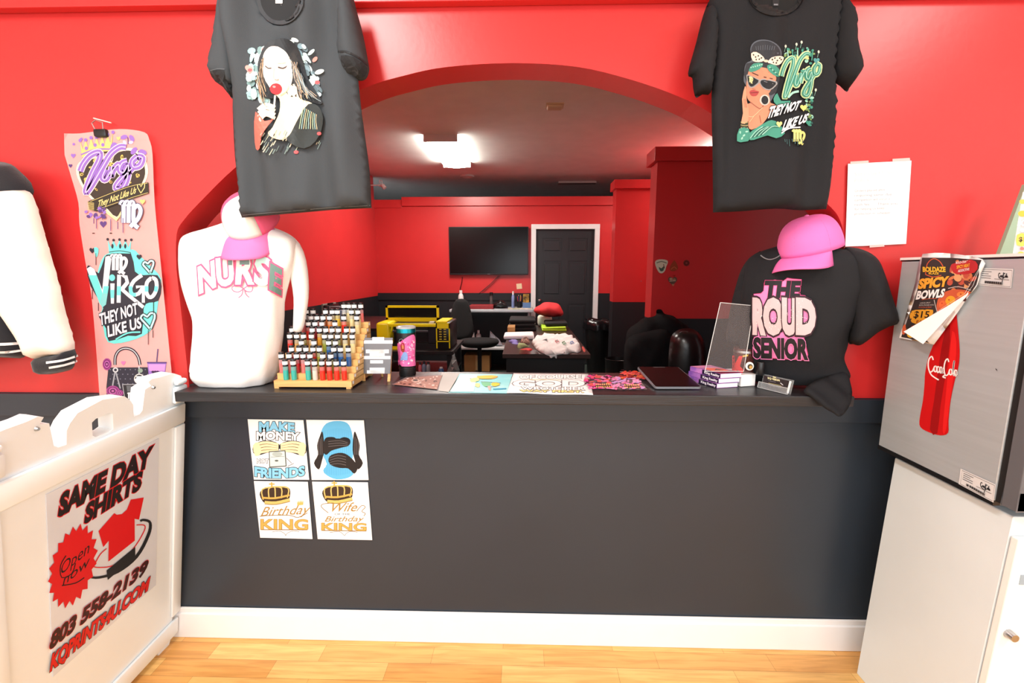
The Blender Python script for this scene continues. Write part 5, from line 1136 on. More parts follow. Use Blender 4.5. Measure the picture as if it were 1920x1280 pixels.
# spine runs away from the viewer on the left, pages face the viewer
for k in range(3):
    th = .0165; z0 = CT+.0008+k*(th+.0006); off = V((.006, .002, 0))*k
    lab = ['lowest', 'middle', 'topmost'][k]
    r = thing('paperback_book', 'purple paperback book, %s in the stack beside the tablet' % lab, 'book', bl+V((0, 0, z0-CT)), 'paperbacks stacked on the counter')
    sd = V((-.42, .9, 0)).normalized(); o_ = bl+off; L_ = .14; Wb = .085
    p = [o_, o_+bd*Wb, o_+bd*Wb+sd*L_, o_+sd*L_]
    def z_(q, z): return V((q.x, q.y, z))
    m = MB(); m.prism([z_(q, z0) for q in p], (0, 0, .001), BKC[k]); m.prism([z_(q, z0+th-.001) for q in p], (0, 0, .001), BKC[k]); m.build('cover', None, r)
    m = MB(); m.prism([z_(q, z0+.0012) for q in (o_+bd*.0015+sd*.0012, o_+bd*(Wb-.001)+sd*.0012, o_+bd*(Wb-.001)+sd*(L_-.001), o_+bd*.0015+sd*(L_-.001))], (0, 0, th-.0024), PGS); m.build('pages', None, r)
    m = MB(); m.prism([z_(q, z0) for q in (o_-bd*.0012, o_-bd*.0001, o_-bd*.0001+sd*L_, o_-bd*.0012+sd*L_)], (0, 0, th), BKC[k]); m.build('spine', None, r)
    psn = Pl(V((o_.x, o_.y, z0))-bd*.0013, -sd, (0, 0, 1))
    a = Art(psn, .0004, .00012)
    def uv(u, v): # on spine: u from the far end to the near end
        q = psn.w(-L_+u*L_, v*th); d = q-EYE; return (960+FPX*d.dot(RT)/d.dot(FW), 640-FPX*d.dot(UP)/d.dot(FW))
    a.poly([uv(.42, .02), uv(1, .02), uv(1, .98), uv(.42, .98)], (34, 20, 52))
    b0 = uv(.5, .25); b1 = uv(.97, .25); a.text('King Reality', b0[0], b0[1], b1[0], b1[1], abs(uv(.5, .75)[1]-b0[1])*1.1, (236, 232, 240), bold=.03); a.build(r, 'spine_title')
    if k == 2:
        ptop = HZ(z0+th); a = Art(ptop, .0006, .0001)
        def uw(u, v):
            q = z_(o_+bd*Wb*u+sd*L_*v, z0+th); d = q-EYE; return (960+FPX*d.dot(RT)/d.dot(FW), 640-FPX*d.dot(UP)/d.dot(FW))
        a.poly([uw(.0, .0), uw(1, .0), uw(1, .3), uw(.0, .42)], (120, 30, 60)); a.poly([uw(.1, .3), uw(.8, .25), uw(.9, .5), uw(.5, .75), uw(.1, .6)], (226, 90, 50)); a.poly([uw(.3, .4), uw(.7, .35), uw(.6, .55)], (60, 20, 30)); a.poly([uw(0, .75), uw(1, .6), uw(1, 1), uw(0, 1)], (214, 140, 180)); a.poly([uw(.5, .8), uw(1, .7), uw(1, .86), uw(.6, .95)], (170, 110, 160)); a.build(r, 'cover_art')
# white blank-edged book block beside the stack
r = thing('white_book', 'thick white-edged book under the acrylic frame right of the purple paperbacks', 'book', bl+bd*.09)
m = MB(); o_ = bl+bd*.1; zt_ = CT+.044
m.prism([V((q.x, q.y, CT+.001)) for q in (o_-bd*.003, o_+bd*.055, o_+bd*.055+bn*.10, o_-bd*.003+bn*.10)], (0, 0, .041), PGS); m.build('page_block', None, r, bevel=.001)
m = MB(); m.prism([V((q.x, q.y, CT+.0422)) for q in (o_-bd*.006, o_+bd*.057, o_+bd*.057+bn*.102, o_-bd*.006+bn*.102)], (0, 0, .0015), PAPER); m.build('cover', None, r)

root = thing('acrylic_sign_holder', 'empty clear acrylic sign frame standing slanted behind the books', 'sign holder', (.72, 1.72, CT))
pA = Pl((.76, 1.60, CT+.0545), (1, .02, 0), (0, .10, 1))
cn = [pA.st(1322, 700), pA.st(1392, 716), pA.st(1414, 573), pA.st(1351, 567)]
zb = .0008
cn[0] = (cn[0][0], zb); cn[1] = (pA.st(1394, 716)[0], zb)
m = MB(); m.prism([pA.w(u, v) for u, v in cn], pA.n*-.0025, M('clear_sheet', (225, 215, 215), .04, spec=.5, alpha=.05)); m.build('sheet', None, root)
m = MB()
for i in range(4): m.tube([pA.w(*cn[i], -.001), pA.w(*cn[(i+1) % 4], -.001)], .0011, 6, CLEDGE)
m.build('edge', None, root)

# ---- K jar and black tin
jc = V((.853, 1.792, CT)); jc.x = VY(1.79).hit(1392, 690).x
jc = V((.803, 1.655, CT+.0439))
root = thing('candle_jar', 'glass jar printed with a red letter K standing on the white book', 'jar', jc)
zt1 = VY(1.662).hit(1391, 651).z-jc.z
m = MB(); m.lathe([(.034, .001), (.036, .004), (.036, zt1)], jc, 32, M('jar_glass', (96, 50, 46), .08, alpha=.6), close=False); m.build('glass', None, root, smooth=True); GJ = m
m = MB(); m.lathe([(.0365, zt1-.016), (.0365, zt1-.008)], jc, 32, METAL, close=False); m.build('silver_band', None, root, smooth=True)
a = Art(Sf(GJ, VY(1.626)), .0014, .0003, cell=4).fr(1190, 540, 5.818)
a.poly([(1062, 735), (1095, 735), (1100, 820), (1140, 740), (1180, 740), (1150, 850), (1195, 900), (1165, 930), (1120, 890), (1095, 925), (1062, 925)], (206, 40, 40)); a.crown(1180, 752, 1235, 742, 26, (214, 180, 90), 5); a.build(root, 'jar_print')
jc2 = V((VY(1.80).hit(1424, 690).x-.01, 1.70, CT)); jc2 = V((.836, 1.598, CT))
root = thing('round_tin', 'small black tin with a gold and white round emblem in front of the K jar', 'tin', jc2)
zt2 = .062
m = MB(); m.lathe([(.012, .0439), (.013, .046), (.013, .088), (.012, .09)], jc2, 28, BLKP); m.build('body', None, root, smooth=True)
a = Art(Sf(m, VY(1.585)), .0014, .0003, cell=4); a.ell(1405, 686, 8, 8, (236, 232, 222)); a.ell(1406, 687, 5, 5, (60, 50, 40)); a.ell(1407, 688, 3, 3.4, (190, 150, 80)); a.build(root, 'emblem')

# ---- business card holder
root = thing('card_holder', 'clear acrylic holder with black and gold business cards at the counter edge', 'card holder', HZ(CT).hit(1452, 736))
hA = HZ(CT+.002).hit(1427, 727); hB = HZ(CT+.002).hit(1472, 738); hd = (hB-hA).normalized(); hn = V((hd.y, -hd.x, 0))
phd = Pl(hA, hd, (-hn.x*.25, -hn.y*.25, 1)); WL = (hB-hA).length
m = MB(); m.prism([phd.w(u, v, 0) for u, v in ((.001, .006), (WL+.004, .004), (WL+.004, .045), (.001, .045))], phd.n*-.012, M('card_block', (240, 242, 244), .5)); m.build('card_stack', None, root)
m = MB(); m.prism([phd.w(u, v, .0004) for u, v in ((.001, .006), (WL+.004, .004), (WL+.004, .045), (.001, .045))], phd.n*.0005, M('black_card', (34, 34, 36), .25)); m.build('front_card', None, root)
a = Art(Pl(phd.w(0, 0, .0012), hd, phd.b), .0002, .00015).fr(1410, 690, 21.33)
a.text('KQ VISION', 640, 430, 1110, 530, 78, (236, 232, 180), lean=-6, bold=.04); a.crown(840, 370, 960, 395, 55, (230, 226, 170), 5)
for k in range(3): a.line([(660, 590+38*k), (1180, 700+40*k)], 12, (190, 184, 120) if k < 2 else (170, 170, 170))
a.line([(660, 500), (960, 560)], 8, (160, 160, 165)); a.line([(1140, 590), (1250, 680)], 26, (220, 220, 224)); a.line([(500, 590), (1200, 760)], 10, (140, 140, 146)); a.build(root, 'card_print')
m = MB()
m.prism([phd.w(u, v, .0022) for u, v in ((-.012, 0), (WL+.010, 0), (WL+.010, .02), (-.012, .02))], phd.n*.0015, CLEAR)
m.prism([phd.w(u, 0, h) for u, h in ((-.012, .0037), (WL+.010, .0037), (WL+.010, -.03), (-.012, -.03))], phd.b*-.0015, CLEAR)
m.prism([phd.w(u, v, -.0135) for u, v in ((-.012, 0), (WL+.010, 0), (WL+.010, .05), (-.012, .05))], phd.n*-.0015, CLEAR)
for a0, a1 in (((-.012, 0), (WL+.010, 0)), ((-.012, .02), (WL+.010, .02)), ((-.012, 0), (-.012, .02)), ((WL+.010, 0), (WL+.010, .02))): m.tube([phd.w(*a0, .003), phd.w(*a1, .003)], .0007, 5, CLEDGE)
m.build('tray', None, root)

# ================================================================ the back room
# ceiling fixtures
fy0 = HZ(CZ).hit(826, 253).y; fx0 = HZ(CZ).hit(794, 253).x; fx1 = HZ(CZ).hit(858, 253).x; fy1 = fy0+1.15
root = thing('ceiling_light', 'lit fluorescent ceiling fixture glowing in the middle of the back room ceiling', 'ceiling light', ((fx0+fx1)/2, (fy0+fy1)/2, CZ-.07))
m = MB(); FXM = M('fixture_metal', (206, 204, 200), .5)
m.box((fx0, fy0-.02, CZ-.07), (fx1, fy0, CZ-.0005), FXM); m.box((fx0, fy1, CZ-.07), (fx1, fy1+.02, CZ-.0005), FXM); m.box((fx0+.03, fy0, CZ-.02), (fx1-.03, fy1, CZ-.0005), FXM); m.build('housing', None, root, bevel=.003)
LM = M('lit_diffuser', (255, 250, 240), .5, emit=62)
m = MB(); n_ = 14; xm = (fx0+fx1)/2; hw = (fx1-fx0)/2-.004
rows = [[V((xm-hw*cos(pi*i/n_), y, CZ-.022-.055*sin(pi*i/n_)**.6)) for i in range(n_+1)] for y in (fy0+.001, (fy0+fy1)/2, fy1-.001)]
m.grid(rows, LM); m.build('diffuser', None, root, smooth='all')
l = area('fixture_light_down', ((fx0+fx1)/2, (fy0+fy1)/2, CZ-.09), ((fx0+fx1)/2, (fy0+fy1)/2+.001, 0), hw*2, 1.1, 8, (1, .97, .92))
o2 = root.copy(); C.objects.link(o2)
for ch in root.children:
    c_ = ch.copy(); C.objects.link(c_); c_.parent = o2
o2.location.x += 3.2; o2['label'] = 'second lit fluorescent ceiling fixture, behind the right hanging t-shirt'
l2 = l.copy(); C.objects.link(l2); l2.location.x += 3.2
fill_fix = root.copy(); C.objects.link(fill_fix)  # added fixture, out of view above the arch, to brighten printer and back room
for ch in root.children:
    c_ = ch.copy(); C.objects.link(c_); c_.parent = fill_fix
    if ch.name.startswith('diffuser'): c_.data = ch.data.copy(); c_.data.materials[0] = M('lit_diffuser_soft', (255, 250, 240), .5, emit=26)
fill_fix.location.x -= .9; fill_fix.location.y -= 2.9; fill_fix['label'] = 'added unseen fluorescent fixture just inside the arch, brightening the printer'
pz = HZ(CZ-.03).hit(1040, 204)
m = MB(); m.box(pz+V((-.065, -.05, -.0)), pz+V((.065, .05, .0295)), M('aged_cream_plastic', (214, 196, 160), .5), bev=.012, seg=3); m.box(pz+V((-.075, -.06, .02)), pz+V((.075, .06, .0298)), M('aged_cream_plastic2', (206, 186, 150), .5))
o = m.build('ceiling_sensor', smooth=True); tag(o, 'small cream box sensor fixed to the back room ceiling near the arch', 'sensor')
pz = HZ(CZ-.02).hit(876, 332); m = MB(); m.lathe([(.03, -.018), (.05, -.012), (.10, 0), (.105, .0195)], pz, 28, FXM); o = m.build('ceiling_disc', smooth=True); tag(o, 'flat round disc fixture on the back room ceiling beyond the lit fixture', 'ceiling fitting')
pz = VY(9.0); a0 = pz.hit(873, 355); a1 = pz.hit(911, 363); m = MB(); m.box((a0.x, 9.0, CZ-.10), (a1.x, 10.1, CZ-.0005), M('unlit_fixture', (150, 146, 146), .6), bev=.01); o = m.build('ceiling_fixture'); tag(o, 'unlit box light fixture in the dark space beyond the red partition', 'ceiling light')
a0 = HZ(CZ-.03).hit(1047, 343); a1 = HZ(CZ-.03).hit(1118, 343); m = MB(); m.box((a0.x, a0.y, CZ-.03), (a1.x, a0.y+.12, CZ-.0005), M('strip_fixture', (150, 136, 134), .6)); o = m.build('strip_fixture'); tag(o, 'slim unlit strip on the dark ceiling above the black door', 'ceiling light')
# camera and cables at the top of the back left corner
root = thing('security_camera', 'small white camera with looped cables high in the back left corner', 'camera', (lx+.06, 6.7, 2.6))
W1 = M('camera_white', (200, 186, 184), .5); pk = VY(6.75)
m = MB(); m.cyl(pk.hit(717, 347), pk.hit(722, 353), .03, .03, 14, W1); m.cyl(pk.hit(717, 347), V((lx+.0005, 6.75, pk.hit(717, 347).z)), .008, mat=W1); m.build('camera_body', None, root, smooth=True)
m = MB(); m.tube(cr([tuple(pk.hit(*q)) for q in ((709, 344), (711, 349), (716, 347), (716, 339), (712, 338), (712, 343), (718, 346))], False, 3), .006, 6, W1); m.build('cable', None, root, smooth=True)
m = MB(); pk2 = XL(lx+.03); m.tube([V((lx+.03, 4.6, 2.80)), V((lx+.03, 6.7, 2.80))], .022, 10, M('red_painted_pipe', (190, 120, 116), .5)); o = m.build('ceiling_pipe', smooth=True); tag(o, 'pale pipe running along the top of the back room left wall', 'pipe')

# TV
root = thing('television', 'large black flat screen television mounted on the red back wall', 'television', VY(BY).hit(916, 520))
pv_ = VY(BY-.06); q = [pv_.hit(841, 425), pv_.hit(991, 425), pv_.hit(991, 515), pv_.hit(844, 517)]
x0, x1, z0, z1 = q[0].x, q[1].x, q[2].z, q[0].z
m = MB(); m.box((x0, BY-.062, z0), (x1, BY-.02, z1), BLKP, bev=.006); m.build('case', None, root)
m = MB(); m.box((x0+.012, BY-.0635, z0+.022), (x1-.012, BY-.0622, z1-.012), M('tv_screen', (8, 10, 11), .22, spec=.3)); m.build('screen', None, root)
m = MB(); m.box((x0+.3, BY-.02, z0+.2), (x1-.3, BY-.001, z1-.2), BLKP); m.build('wall_bracket', None, root)
m = MB(); m.box(((x0+x1)/2-.02, BY-.0635, z0+.007), ((x0+x1)/2+.02, BY-.0625, z0+.014), GRYP); m.build('maker_badge', None, root)
m = MB(); pw_ = VY(BY-.022); m.tube(cr([tuple(pw_.hit(*z)) for z in ((867, 518.5), (866, 527), (863, 540), (861, 556))], False, 3), .005, 6, BLKP); o = m.build('power_cable', smooth=True); tag(o, 'straight black cable dropping from the left half of the television', 'cable')
m = MB(); m.tube(cr([tuple(pw_.hit(*z)) for z in ((935, 516.5), (930, 522), (920, 532), (908, 542), (898, 550))], False, 3), .005, 6, BLKP); m.tube(cr([tuple(pw_.hit(*z)) for z in ((938, 516.5), (931, 524), (918, 537), (904, 546), (896, 552))], False, 3), .003, 6, BLKP); o = m.build('signal_cable', smooth=True); tag(o, 'curved black cable sweeping left below the right half of the television', 'cable')
m = MB(); pw_ = VY(BY-.004); m.prism([pw_.hit(*z) for z in ((968, 532), (978, 531), (979, 541), (969, 542))], (0, .003, 0), M('cream_note', (236, 214, 176), .7)); o = m.build('sticky_note'); tag(o, 'small cream square note on the red wall beside the door frame', 'note')

# steel work table
TH_ = VY(6.4).hit(950, 580).z; tx0 = VY(6.4).hit(843, 580).x; tx1 = VY(6.4).hit(1000, 580).x
root = thing('steel_work_table', 'stainless steel work table with undershelf along the back wall', 'table', ((tx0+tx1)/2, 6.65, 0))
m = MB(); m.box((tx0, 6.36, TH_-.04), (tx1, 6.93, TH_), STEEL, bev=.008); m.build('table_top', None, root)
m = MB(); m.box((tx0+.03, 6.40, .335), (tx1-.03, 6.92, .36), M('white_shelf', (226, 226, 226), .5)); m.build('undershelf', None, root)
for x in (tx0+.04, tx1-.06):
    for y in (6.42, 6.88): m = MB(); m.cyl((x, y, 0), (x, y, TH_-.041), .02, mat=STEEL); m.build('leg', None, root, smooth=True)
def item(name, label, cat, mb, group=None, **k):
    o = mb.build(name, **k); tag(o, label, cat, group); return o
def bottle(name, label, cat, px0, px1, ytop, y, z, mat, capm, neck=.5, capf=.2):
    c = VY(y); xa_ = c.hit(px0, ytop).x; xb_ = c.hit(px1, ytop).x; h = c.hit((px0+px1)/2, ytop).z-z; r = (xb_-xa_)/2; o_ = V(((xa_+xb_)/2, y, z+.0005))
    e = thing(name, label, cat, o_)
    m = MB(); m.lathe([(r*.9, 0), (r, h*.04), (r, h*.62), (r*.8, h*.74), (r*neck, h*.80), (r*neck, h*(1-capf))], o_, 20, mat); m.build('bottle_body', None, e, smooth=True)
    m = MB(); m.lathe([(r*neck*1.15, h*(1-capf)+.0004), (r*neck*1.15, h)], o_, 16, capm); m.build('bottle_cap', None, e, smooth=True); return e
WP = M('white_plastic', (232, 232, 230), .4)
bottle('pump_bottle', 'white pump bottle on the steel table behind the chair back', 'bottle', 859, 869, 544, 6.8, TH_, WP, WP)
bottle('thermos', 'slim dark grey thermos on the steel table below the television', 'bottle', 918, 924, 548, 6.8, TH_, M('dark_grey_steel', (86, 82, 82), .4), BLKP, neck=.95)
bottle('spray_bottle', 'clear spray bottle with blue liquid on the steel table beside the pen cup', 'bottle', 959, 965, 546, 6.7, TH_, M('blue_liquid_plastic', (130, 150, 200), .2), WP)
m = MB(); a0 = VY(6.6).hit(882, 570); a1 = VY(6.6).hit(926, 570); m.box((a0.x, 6.45, TH_+.0005), (a1.x, 6.75, TH_+.05), M('dark_red_box', (140, 40, 44), .5), bev=.004); item('flat_red_box', 'flat dark red box on the steel work table', 'box', m)
m = puff(VY(6.6), cr([(926, 577), (926, 569), (932, 567), (938, 562), (946, 566), (951, 571), (952, 577)], True, 2), .06, .03, 1, .03); dzz = TH_+.001-min(p.z for p in m.v)
for p in m.v: p.z += dzz
item('black_gadget', 'small black gadget lying on the steel table', 'gadget', m, mat=BLKP, smooth='all')
c = V((VY(6.65).hit(974, 570).x, 6.65, TH_+.0005)); root = thing('pen_cup', 'dark pen cup holding pens on the steel work table', 'cup', c)
m = MB(); m.lathe([(.03, 0), (.034, .002), (.036, .10)], c, 20, BLKP); m.build('cup', None, root, smooth=True)
for i in range(6):
    m = MB(); t = i*1.05; m.cyl(c+V((.015*cos(t), .015*sin(t), .05)), c+V((.03*cos(t), .03*sin(t), .17+.01*(i % 3))), .004, mat=[ink((200, 60, 50)), ink((40, 60, 140)), ink((230, 200, 120))][i % 3]); m.build('pen', None, root)
a0 = VY(6.6).hit(980, 568); a1 = VY(6.6).hit(995, 560); m = MB(); m.box((a0.x, 6.55, TH_+.0005), (a1.x, 6.7, TH_+.085), M('blue_box', (92, 130, 180), .5)); item('blue_box', 'small blue box under the yellow carton on the steel table', 'box', m)
a0 = VY(6.6).hit(981, 560); a1 = VY(6.6).hit(992, 545); m = MB(); m.box((a0.x, 6.58, TH_+.0855), (a1.x, 6.66, TH_+.205), M('yellow_carton', (206, 160, 60), .5, rgb2=(60, 50, 30), vscale=18)); item('yellow_carton', 'yellow and black carton standing on the blue box', 'carton', m)
m = MB(); a0 = VY(6.5).hit(953, 575); a1 = VY(6.5).hit(998, 575)
m.box((a0.x, 6.42, TH_+.0005), (a1.x, 6.54, TH_+.012), M('papers_mixed', (226, 214, 206), .7, rgb2=(150, 160, 120), vscale=16)); item('paper_pile', 'loose pile of papers at the right end of the steel table', 'papers', m)
# undershelf items
bottle('white_jug', 'squat white bottle on the undershelf beside the chair', 'bottle', 892, 902, 619, 6.65, .3605, M('milky_plastic', (206, 206, 204), .4), WP, neck=.4)
m = puff(VY(6.6), [(917, 646), (919, 618), (928, 627), (936, 634), (943, 646)], .08, .06, .6, .03, lambda x, z: .01*sin(60*x+40*z)); dzz = .3615-min(p.z for p in m.v)
for p in m.v: p.z += dzz
item('plastic_bag', 'crumpled translucent plastic bag on the undershelf', 'bag', m, mat=M('bag_plastic', (190, 196, 206), .3), smooth=True)
m = puff(VY(6.6), [(880, 646), (884, 633), (889, 621), (892, 646)], .05, .04, .6, .03); dzz = .3615-min(p.z for p in m.v)
for p in m.v: p.z += dzz
item('folded_paper', 'upright folded white paper beside the jug on the undershelf', 'paper', m, mat=PAPER)
m = MB(); a0 = VY(6.55).hit(872, 686); a1 = VY(6.55).hit(919, 664); CB = M('cardboard', (170, 124, 72), .8, var=.1)
m.box((a0.x, 6.45, .0005), (a1.x, 6.8, a1.z), CB, bev=.004); m.box(((a0.x+a1.x)/2-.02, 6.448, .01), ((a0.x+a1.x)/2+.02, 6.4495, a1.z), M('packing_tape', (200, 170, 120), .3)); item('cardboard_box', 'brown cardboard box on the floor behind the office chair', 'box', m)

# office chair
cy_ = 5.9; cxx = VY(cy_).hit(895, 690).x
root = thing('office_chair', 'black fabric task chair on a five-star base in the back room', 'chair', (cxx, cy_, 0))
FB = M('black_chair_fabric', (17, 17, 18), .95, bump=.3, bscale=200)
zs = VY(cy_).hit(900, 642).z
m = MB(); sa = VY(cy_).hit(862, 645).x; sb = VY(cy_).hit(936, 645).x; sm = (sa+sb)/2; sw = (sb-sa)/2
m.lathe([(.02, -.05), (sw*.8, -.045), (sw*.97, -.01), (sw, .015), (sw*.93, .04), (sw*.6, .05), (.01, .048)], (0, 0, 0), 36, FB)
m.v = [V((sm+p.x, cy_+p.y*.9, zs+p.z)) for p in m.v]; m.build('seat', None, root, smooth='all')
pbk = Pl((cxx-.1, cy_+.16, 0), (1, .22, 0), (0, .12, 1))
m = puff(pbk, cr([(853, 564), (862, 560), (874, 562), (881, 575), (886, 600), (888, 618), (884, 630), (872, 637), (856, 638), (848, 630), (845, 610), (846, 585)], True, 3), .035, .06, 1.2, .03); m.build('backrest', FB, root, smooth='all')
m = MB(); m.tube([(sm, cy_, zs-.05), (sm, cy_, .09)], .028, 12, BLKP); m.build('gas_column', None, root, smooth=True)
m = MB(); 
bk = pbk.hit(868, 625, -.05); m.tube([(sm-.02, cy_+.02, zs-.04), (sm-.12, cy_+.2, zs-.03), bk], .015, 8, BLKP); m.build('back_bracket', None, root, smooth=True)
for i in range(5):
    t = R(90+72*i+15); e = V((sm+.30*cos(t), cy_+.30*sin(t), .055)); m = MB(); m.tube([(sm, cy_, .10), (sm+.15*cos(t), cy_+.15*sin(t), .085), e+V((0, 0, .012))], [.03, .022, .015], 8, BLKP); lg = m.build('base_arm', None, root, smooth=True)
    m = MB(); m.cyl(e+V((-.012, 0, -.028)), e+V((.012, 0, -.028)), .027, mat=BLKP, n=16); m.build('caster', None, lg, smooth=True)

# printer table and yellow printer
py_ = 4.0; tz = VY(py_).hit(780, 655).z
x0 = VY(py_).hit(690, 655).x; x1 = VY(py_).hit(852, 655).x
root = thing('printer_table', 'black table carrying the yellow printer at the left of the back room', 'table', ((x0+x1)/2, 4.2, 0))
BT = M('black_table_laminate', (24, 23, 24), .4)
m = MB(); m.box((x0, 3.92, tz-.035), (x1, 4.62, tz-.001), BT); m.build('table_top', None, root, bevel=.003)
for x in (x0+.04, x1-.04):
    for y in (3.97, 4.57): m = MB(); m.box((x-.02, y-.02, 0), (x+.02, y+.02, tz-.0355), BT); m.build('leg', None, root)
zsh = VY(4.0).hit(800, 700).z
m = MB(); m.box((x0+.02, 3.95, zsh-.02), (x1-.02, 4.6, zsh), BT); m.build('lower_shelf', None, root)
YL_ = M('yellow_shell', (252, 234, 14), .35); DKB = M('dark_interior', (20, 20, 22), .4)
pxx = lambda x, y: VY(py_).hit(x, y)
X0, X1 = pxx(706, 650).x, pxx(845, 650).x; ZB, ZT_ = tz, pxx(780, 605).z
root = thing('printer', 'yellow and black wide format printer with its transparent lid raised', 'printer', ((X0+X1)/2, 4.15, tz))
xw = X0+.125; xr = pxx(820, 650).x
m = MB(); m.box((X0, py_, ZB+.0005), (xw, py_+.40, ZT_), YL_, bev=.025, seg=4); m.build('left_shell', None, root, smooth=True)
m = MB(); m.box((xr-.004, py_, ZB+.0005), (X1, py_+.40, ZT_), BLKP, bev=.008); m.build('right_shell', None, root, smooth=True)
m = MB(); m.box((xr-.008, py_-.004, ZB+.012), (xr+.002, py_-.0005, ZT_), YL_); m.box((X1-.014, py_-.004, ZB+.012), (X1-.004, py_-.0005, ZT_-.005), YL_); m.box((xr-.008, py_-.004, ZT_-.05), (X1-.004, py_-.0005, ZT_-.001), YL_); m.box((xr-.008, py_-.004, ZB+.07), (X1-.004, py_-.0005, ZB+.078), YL_); m.box((xr-.008, py_, ZT_+.0003), (X1-.03, py_+.34, ZT_+.012), YL_); m.build('yellow_trim', None, root)
m = MB()
for i in range(2):
    for j in range(5): 
        cx_ = xr+.02+.04*i; cz_ = ZB+.09+.022*j; m.box((cx_, py_-.003, cz_), (cx_+.022, py_-.0006, cz_+.009), M('key_mark', (220, 200, 60), .5))
m.build('keypad', None, root)
m = MB(); m.box((xw+.0005, py_+.12, ZB+.0005), (xr-.0085, py_+.395, ZT_-.02), DKB); m.box((xw+.0005, py_+.02, ZB+.0005), (xr-.0085, py_+.1195, ZB+.05), DKB); m.box((xw+.01, py_+.05, ZB+.15), (xr-.01, py_+.07, ZB+.165), GRYP); m.build('print_bay', None, root)
m = MB(); hx = pxx(802, 640).x; m.box((hx, py_+.02, ZB+.052), (hx+.075, py_+.115, ZT_-.03), M('print_head_black', (34, 34, 38), .3), bev=.006); m.box((hx+.01, py_+.03, ZT_-.0298), (hx+.05, py_+.09, ZT_+.005), M('white_cap', (210, 210, 206), .4)); m.build('print_head', None, root)
m = MB(); m.box((xw+.0008, py_+.0, ZT_-.035), (xr-.0085, py_+.05, ZT_-.012), YL_); m.box((xw-.03, py_-.02, ZB-.03+.031), (xw+.14, py_-.002, ZB+.03), YL_); m.build('front_rail', None, root)
m = MB(); a0, a1, zb_, zt_ = VY(py_+.3).hit(724, 604), VY(py_+.3).hit(822, 573), 0, 0
yl = py_+.30
for q in ((a0.x, a0.z, a1.x, a0.z+.045), (a0.x, a1.z-.02, a1.x, a1.z), (a0.x, a0.z, a0.x+.02, a1.z), (a1.x-.02, a0.z, a1.x, a1.z)): m.box((q[0], yl, q[1]), (q[2], yl+.03, q[3]), YL_)
ld = m.build('lid_frame', None, root); m = MB(); m.box((a0.x+.02, yl+.012, a0.z+.045), (a1.x-.02, yl+.016, a1.z-.02), M('smoked_window', (30, 28, 26), .1, alpha=.75)); m.build('lid_window', None, ld)
# items around the printer
CLP = M('clear_plastic_film', (150, 156, 154), .15, alpha=.6)
m = puff(VY(3.9), cr([(838, 700), (842, 684), (846, 672), (850, 664), (854, 666), (858, 680), (862, 700)], True, 2), .07, .05, .2, .03, lambda x, z: .02*sin(70*x+50*z)+.012*sin(130*x)); dzz = zsh+.001-min(p.z for p in m.v)
for p in m.v: p.z += dzz
item('clear_bag', 'crumpled clear plastic bag on the shelf under the yellow printer', 'bag', m, mat=CLP, smooth=True)
for i, (a_, b_, t_, c_, w) in enumerate(((784, 791, 679, (210, 110, 120), 'pink'), (791, 799, 677, (120, 136, 160), 'blue-grey'), (799, 807, 678, (150, 150, 156), 'light grey'))):
    bottle('ink_bottle', '%s ink bottle on the shelf right of the tumbler' % w, 'bottle', a_, b_, t_, 3.97, zsh, M('ink_bottle_%d' % i, c_, .2), M('dark_cap', (60, 62, 68), .4))
bottle('solvent_bottle', 'small silver bottle with a blue base beside the crumpled clear bag', 'bottle', 822, 832, 688, 4.0, zsh+.0005, M('blue_bottle', (50, 90, 140), .3), WP)
# left wall clutter behind the vials
zc_ = 1.0
m = MB(); lw = lx+.02; q0 = VY(4.6).hit(572, 575); q1 = VY(4.6).hit(640, 600)
root = thing('side_table', 'dark side table with grey machines along the left wall behind the vials', 'table', (lw+.4, 4.9, 0)); STZ = .84
m = MB(); m.box((lw, 4.75, STZ-.03), (lw+.85, 6.1, STZ), BT); m.build('table_top', None, root)
for x in (lw+.03, lw+.80):
    for y in (4.8, 6.05): m = MB(); m.box((x-.02, y-.02, 0), (x+.02, y+.02, STZ-.0305), BT); m.build('leg', None, root)
m = MB(); a0 = VY(5.0).hit(571, 600); a1 = VY(5.0).hit(597, 570); m.box((max(a0.x, lw)-.0, 5.0, STZ+.0005), (a1.x-.02, 5.35, a1.z), M('beige_grey_case', (140, 134, 124), .5), bev=.01); item('grey_machine', 'boxy grey machine against the left wall above the vials', 'machine', m, smooth=True)
m = MB(); a0 = VY(5.0).hit(607, 600); a1 = VY(5.0).hit(616, 572); m.box((a0.x, 5.0, STZ+.0005), (a1.x, 5.3, a1.z), BLKP, bev=.012); m.box((a0.x+.03, 5.05, a1.z), (a1.x-.01, 5.15, a1.z+.02), BLKP); item('heat_press', 'black machine standing right of the boxy grey machine', 'machine', m, smooth=True)
m = MB(); p0 = VY(5.0).hit(619, 600); p1 = VY(5.0).hit(619, 575); p2 = VY(5.0).hit(638, 575)
m.tube([V((p0.x, 5.0, STZ+.001)), p1, p2], .012, 8, M('grey_handle', (150, 146, 148), .4)); item('press_handle', 'grey bent metal handle sticking up behind the vials', 'handle', m, smooth=True)
m = MB(); a0 = VY(5.0).hit(640, 610); a1 = VY(5.0).hit(650, 581); m.box((a0.x, 4.95, STZ+.0005), (a1.x, 5.1, a1.z), M('light_blue_box', (120, 166, 206), .4)); item('blue_carton', 'light blue carton behind the upper row of vials', 'carton', m)

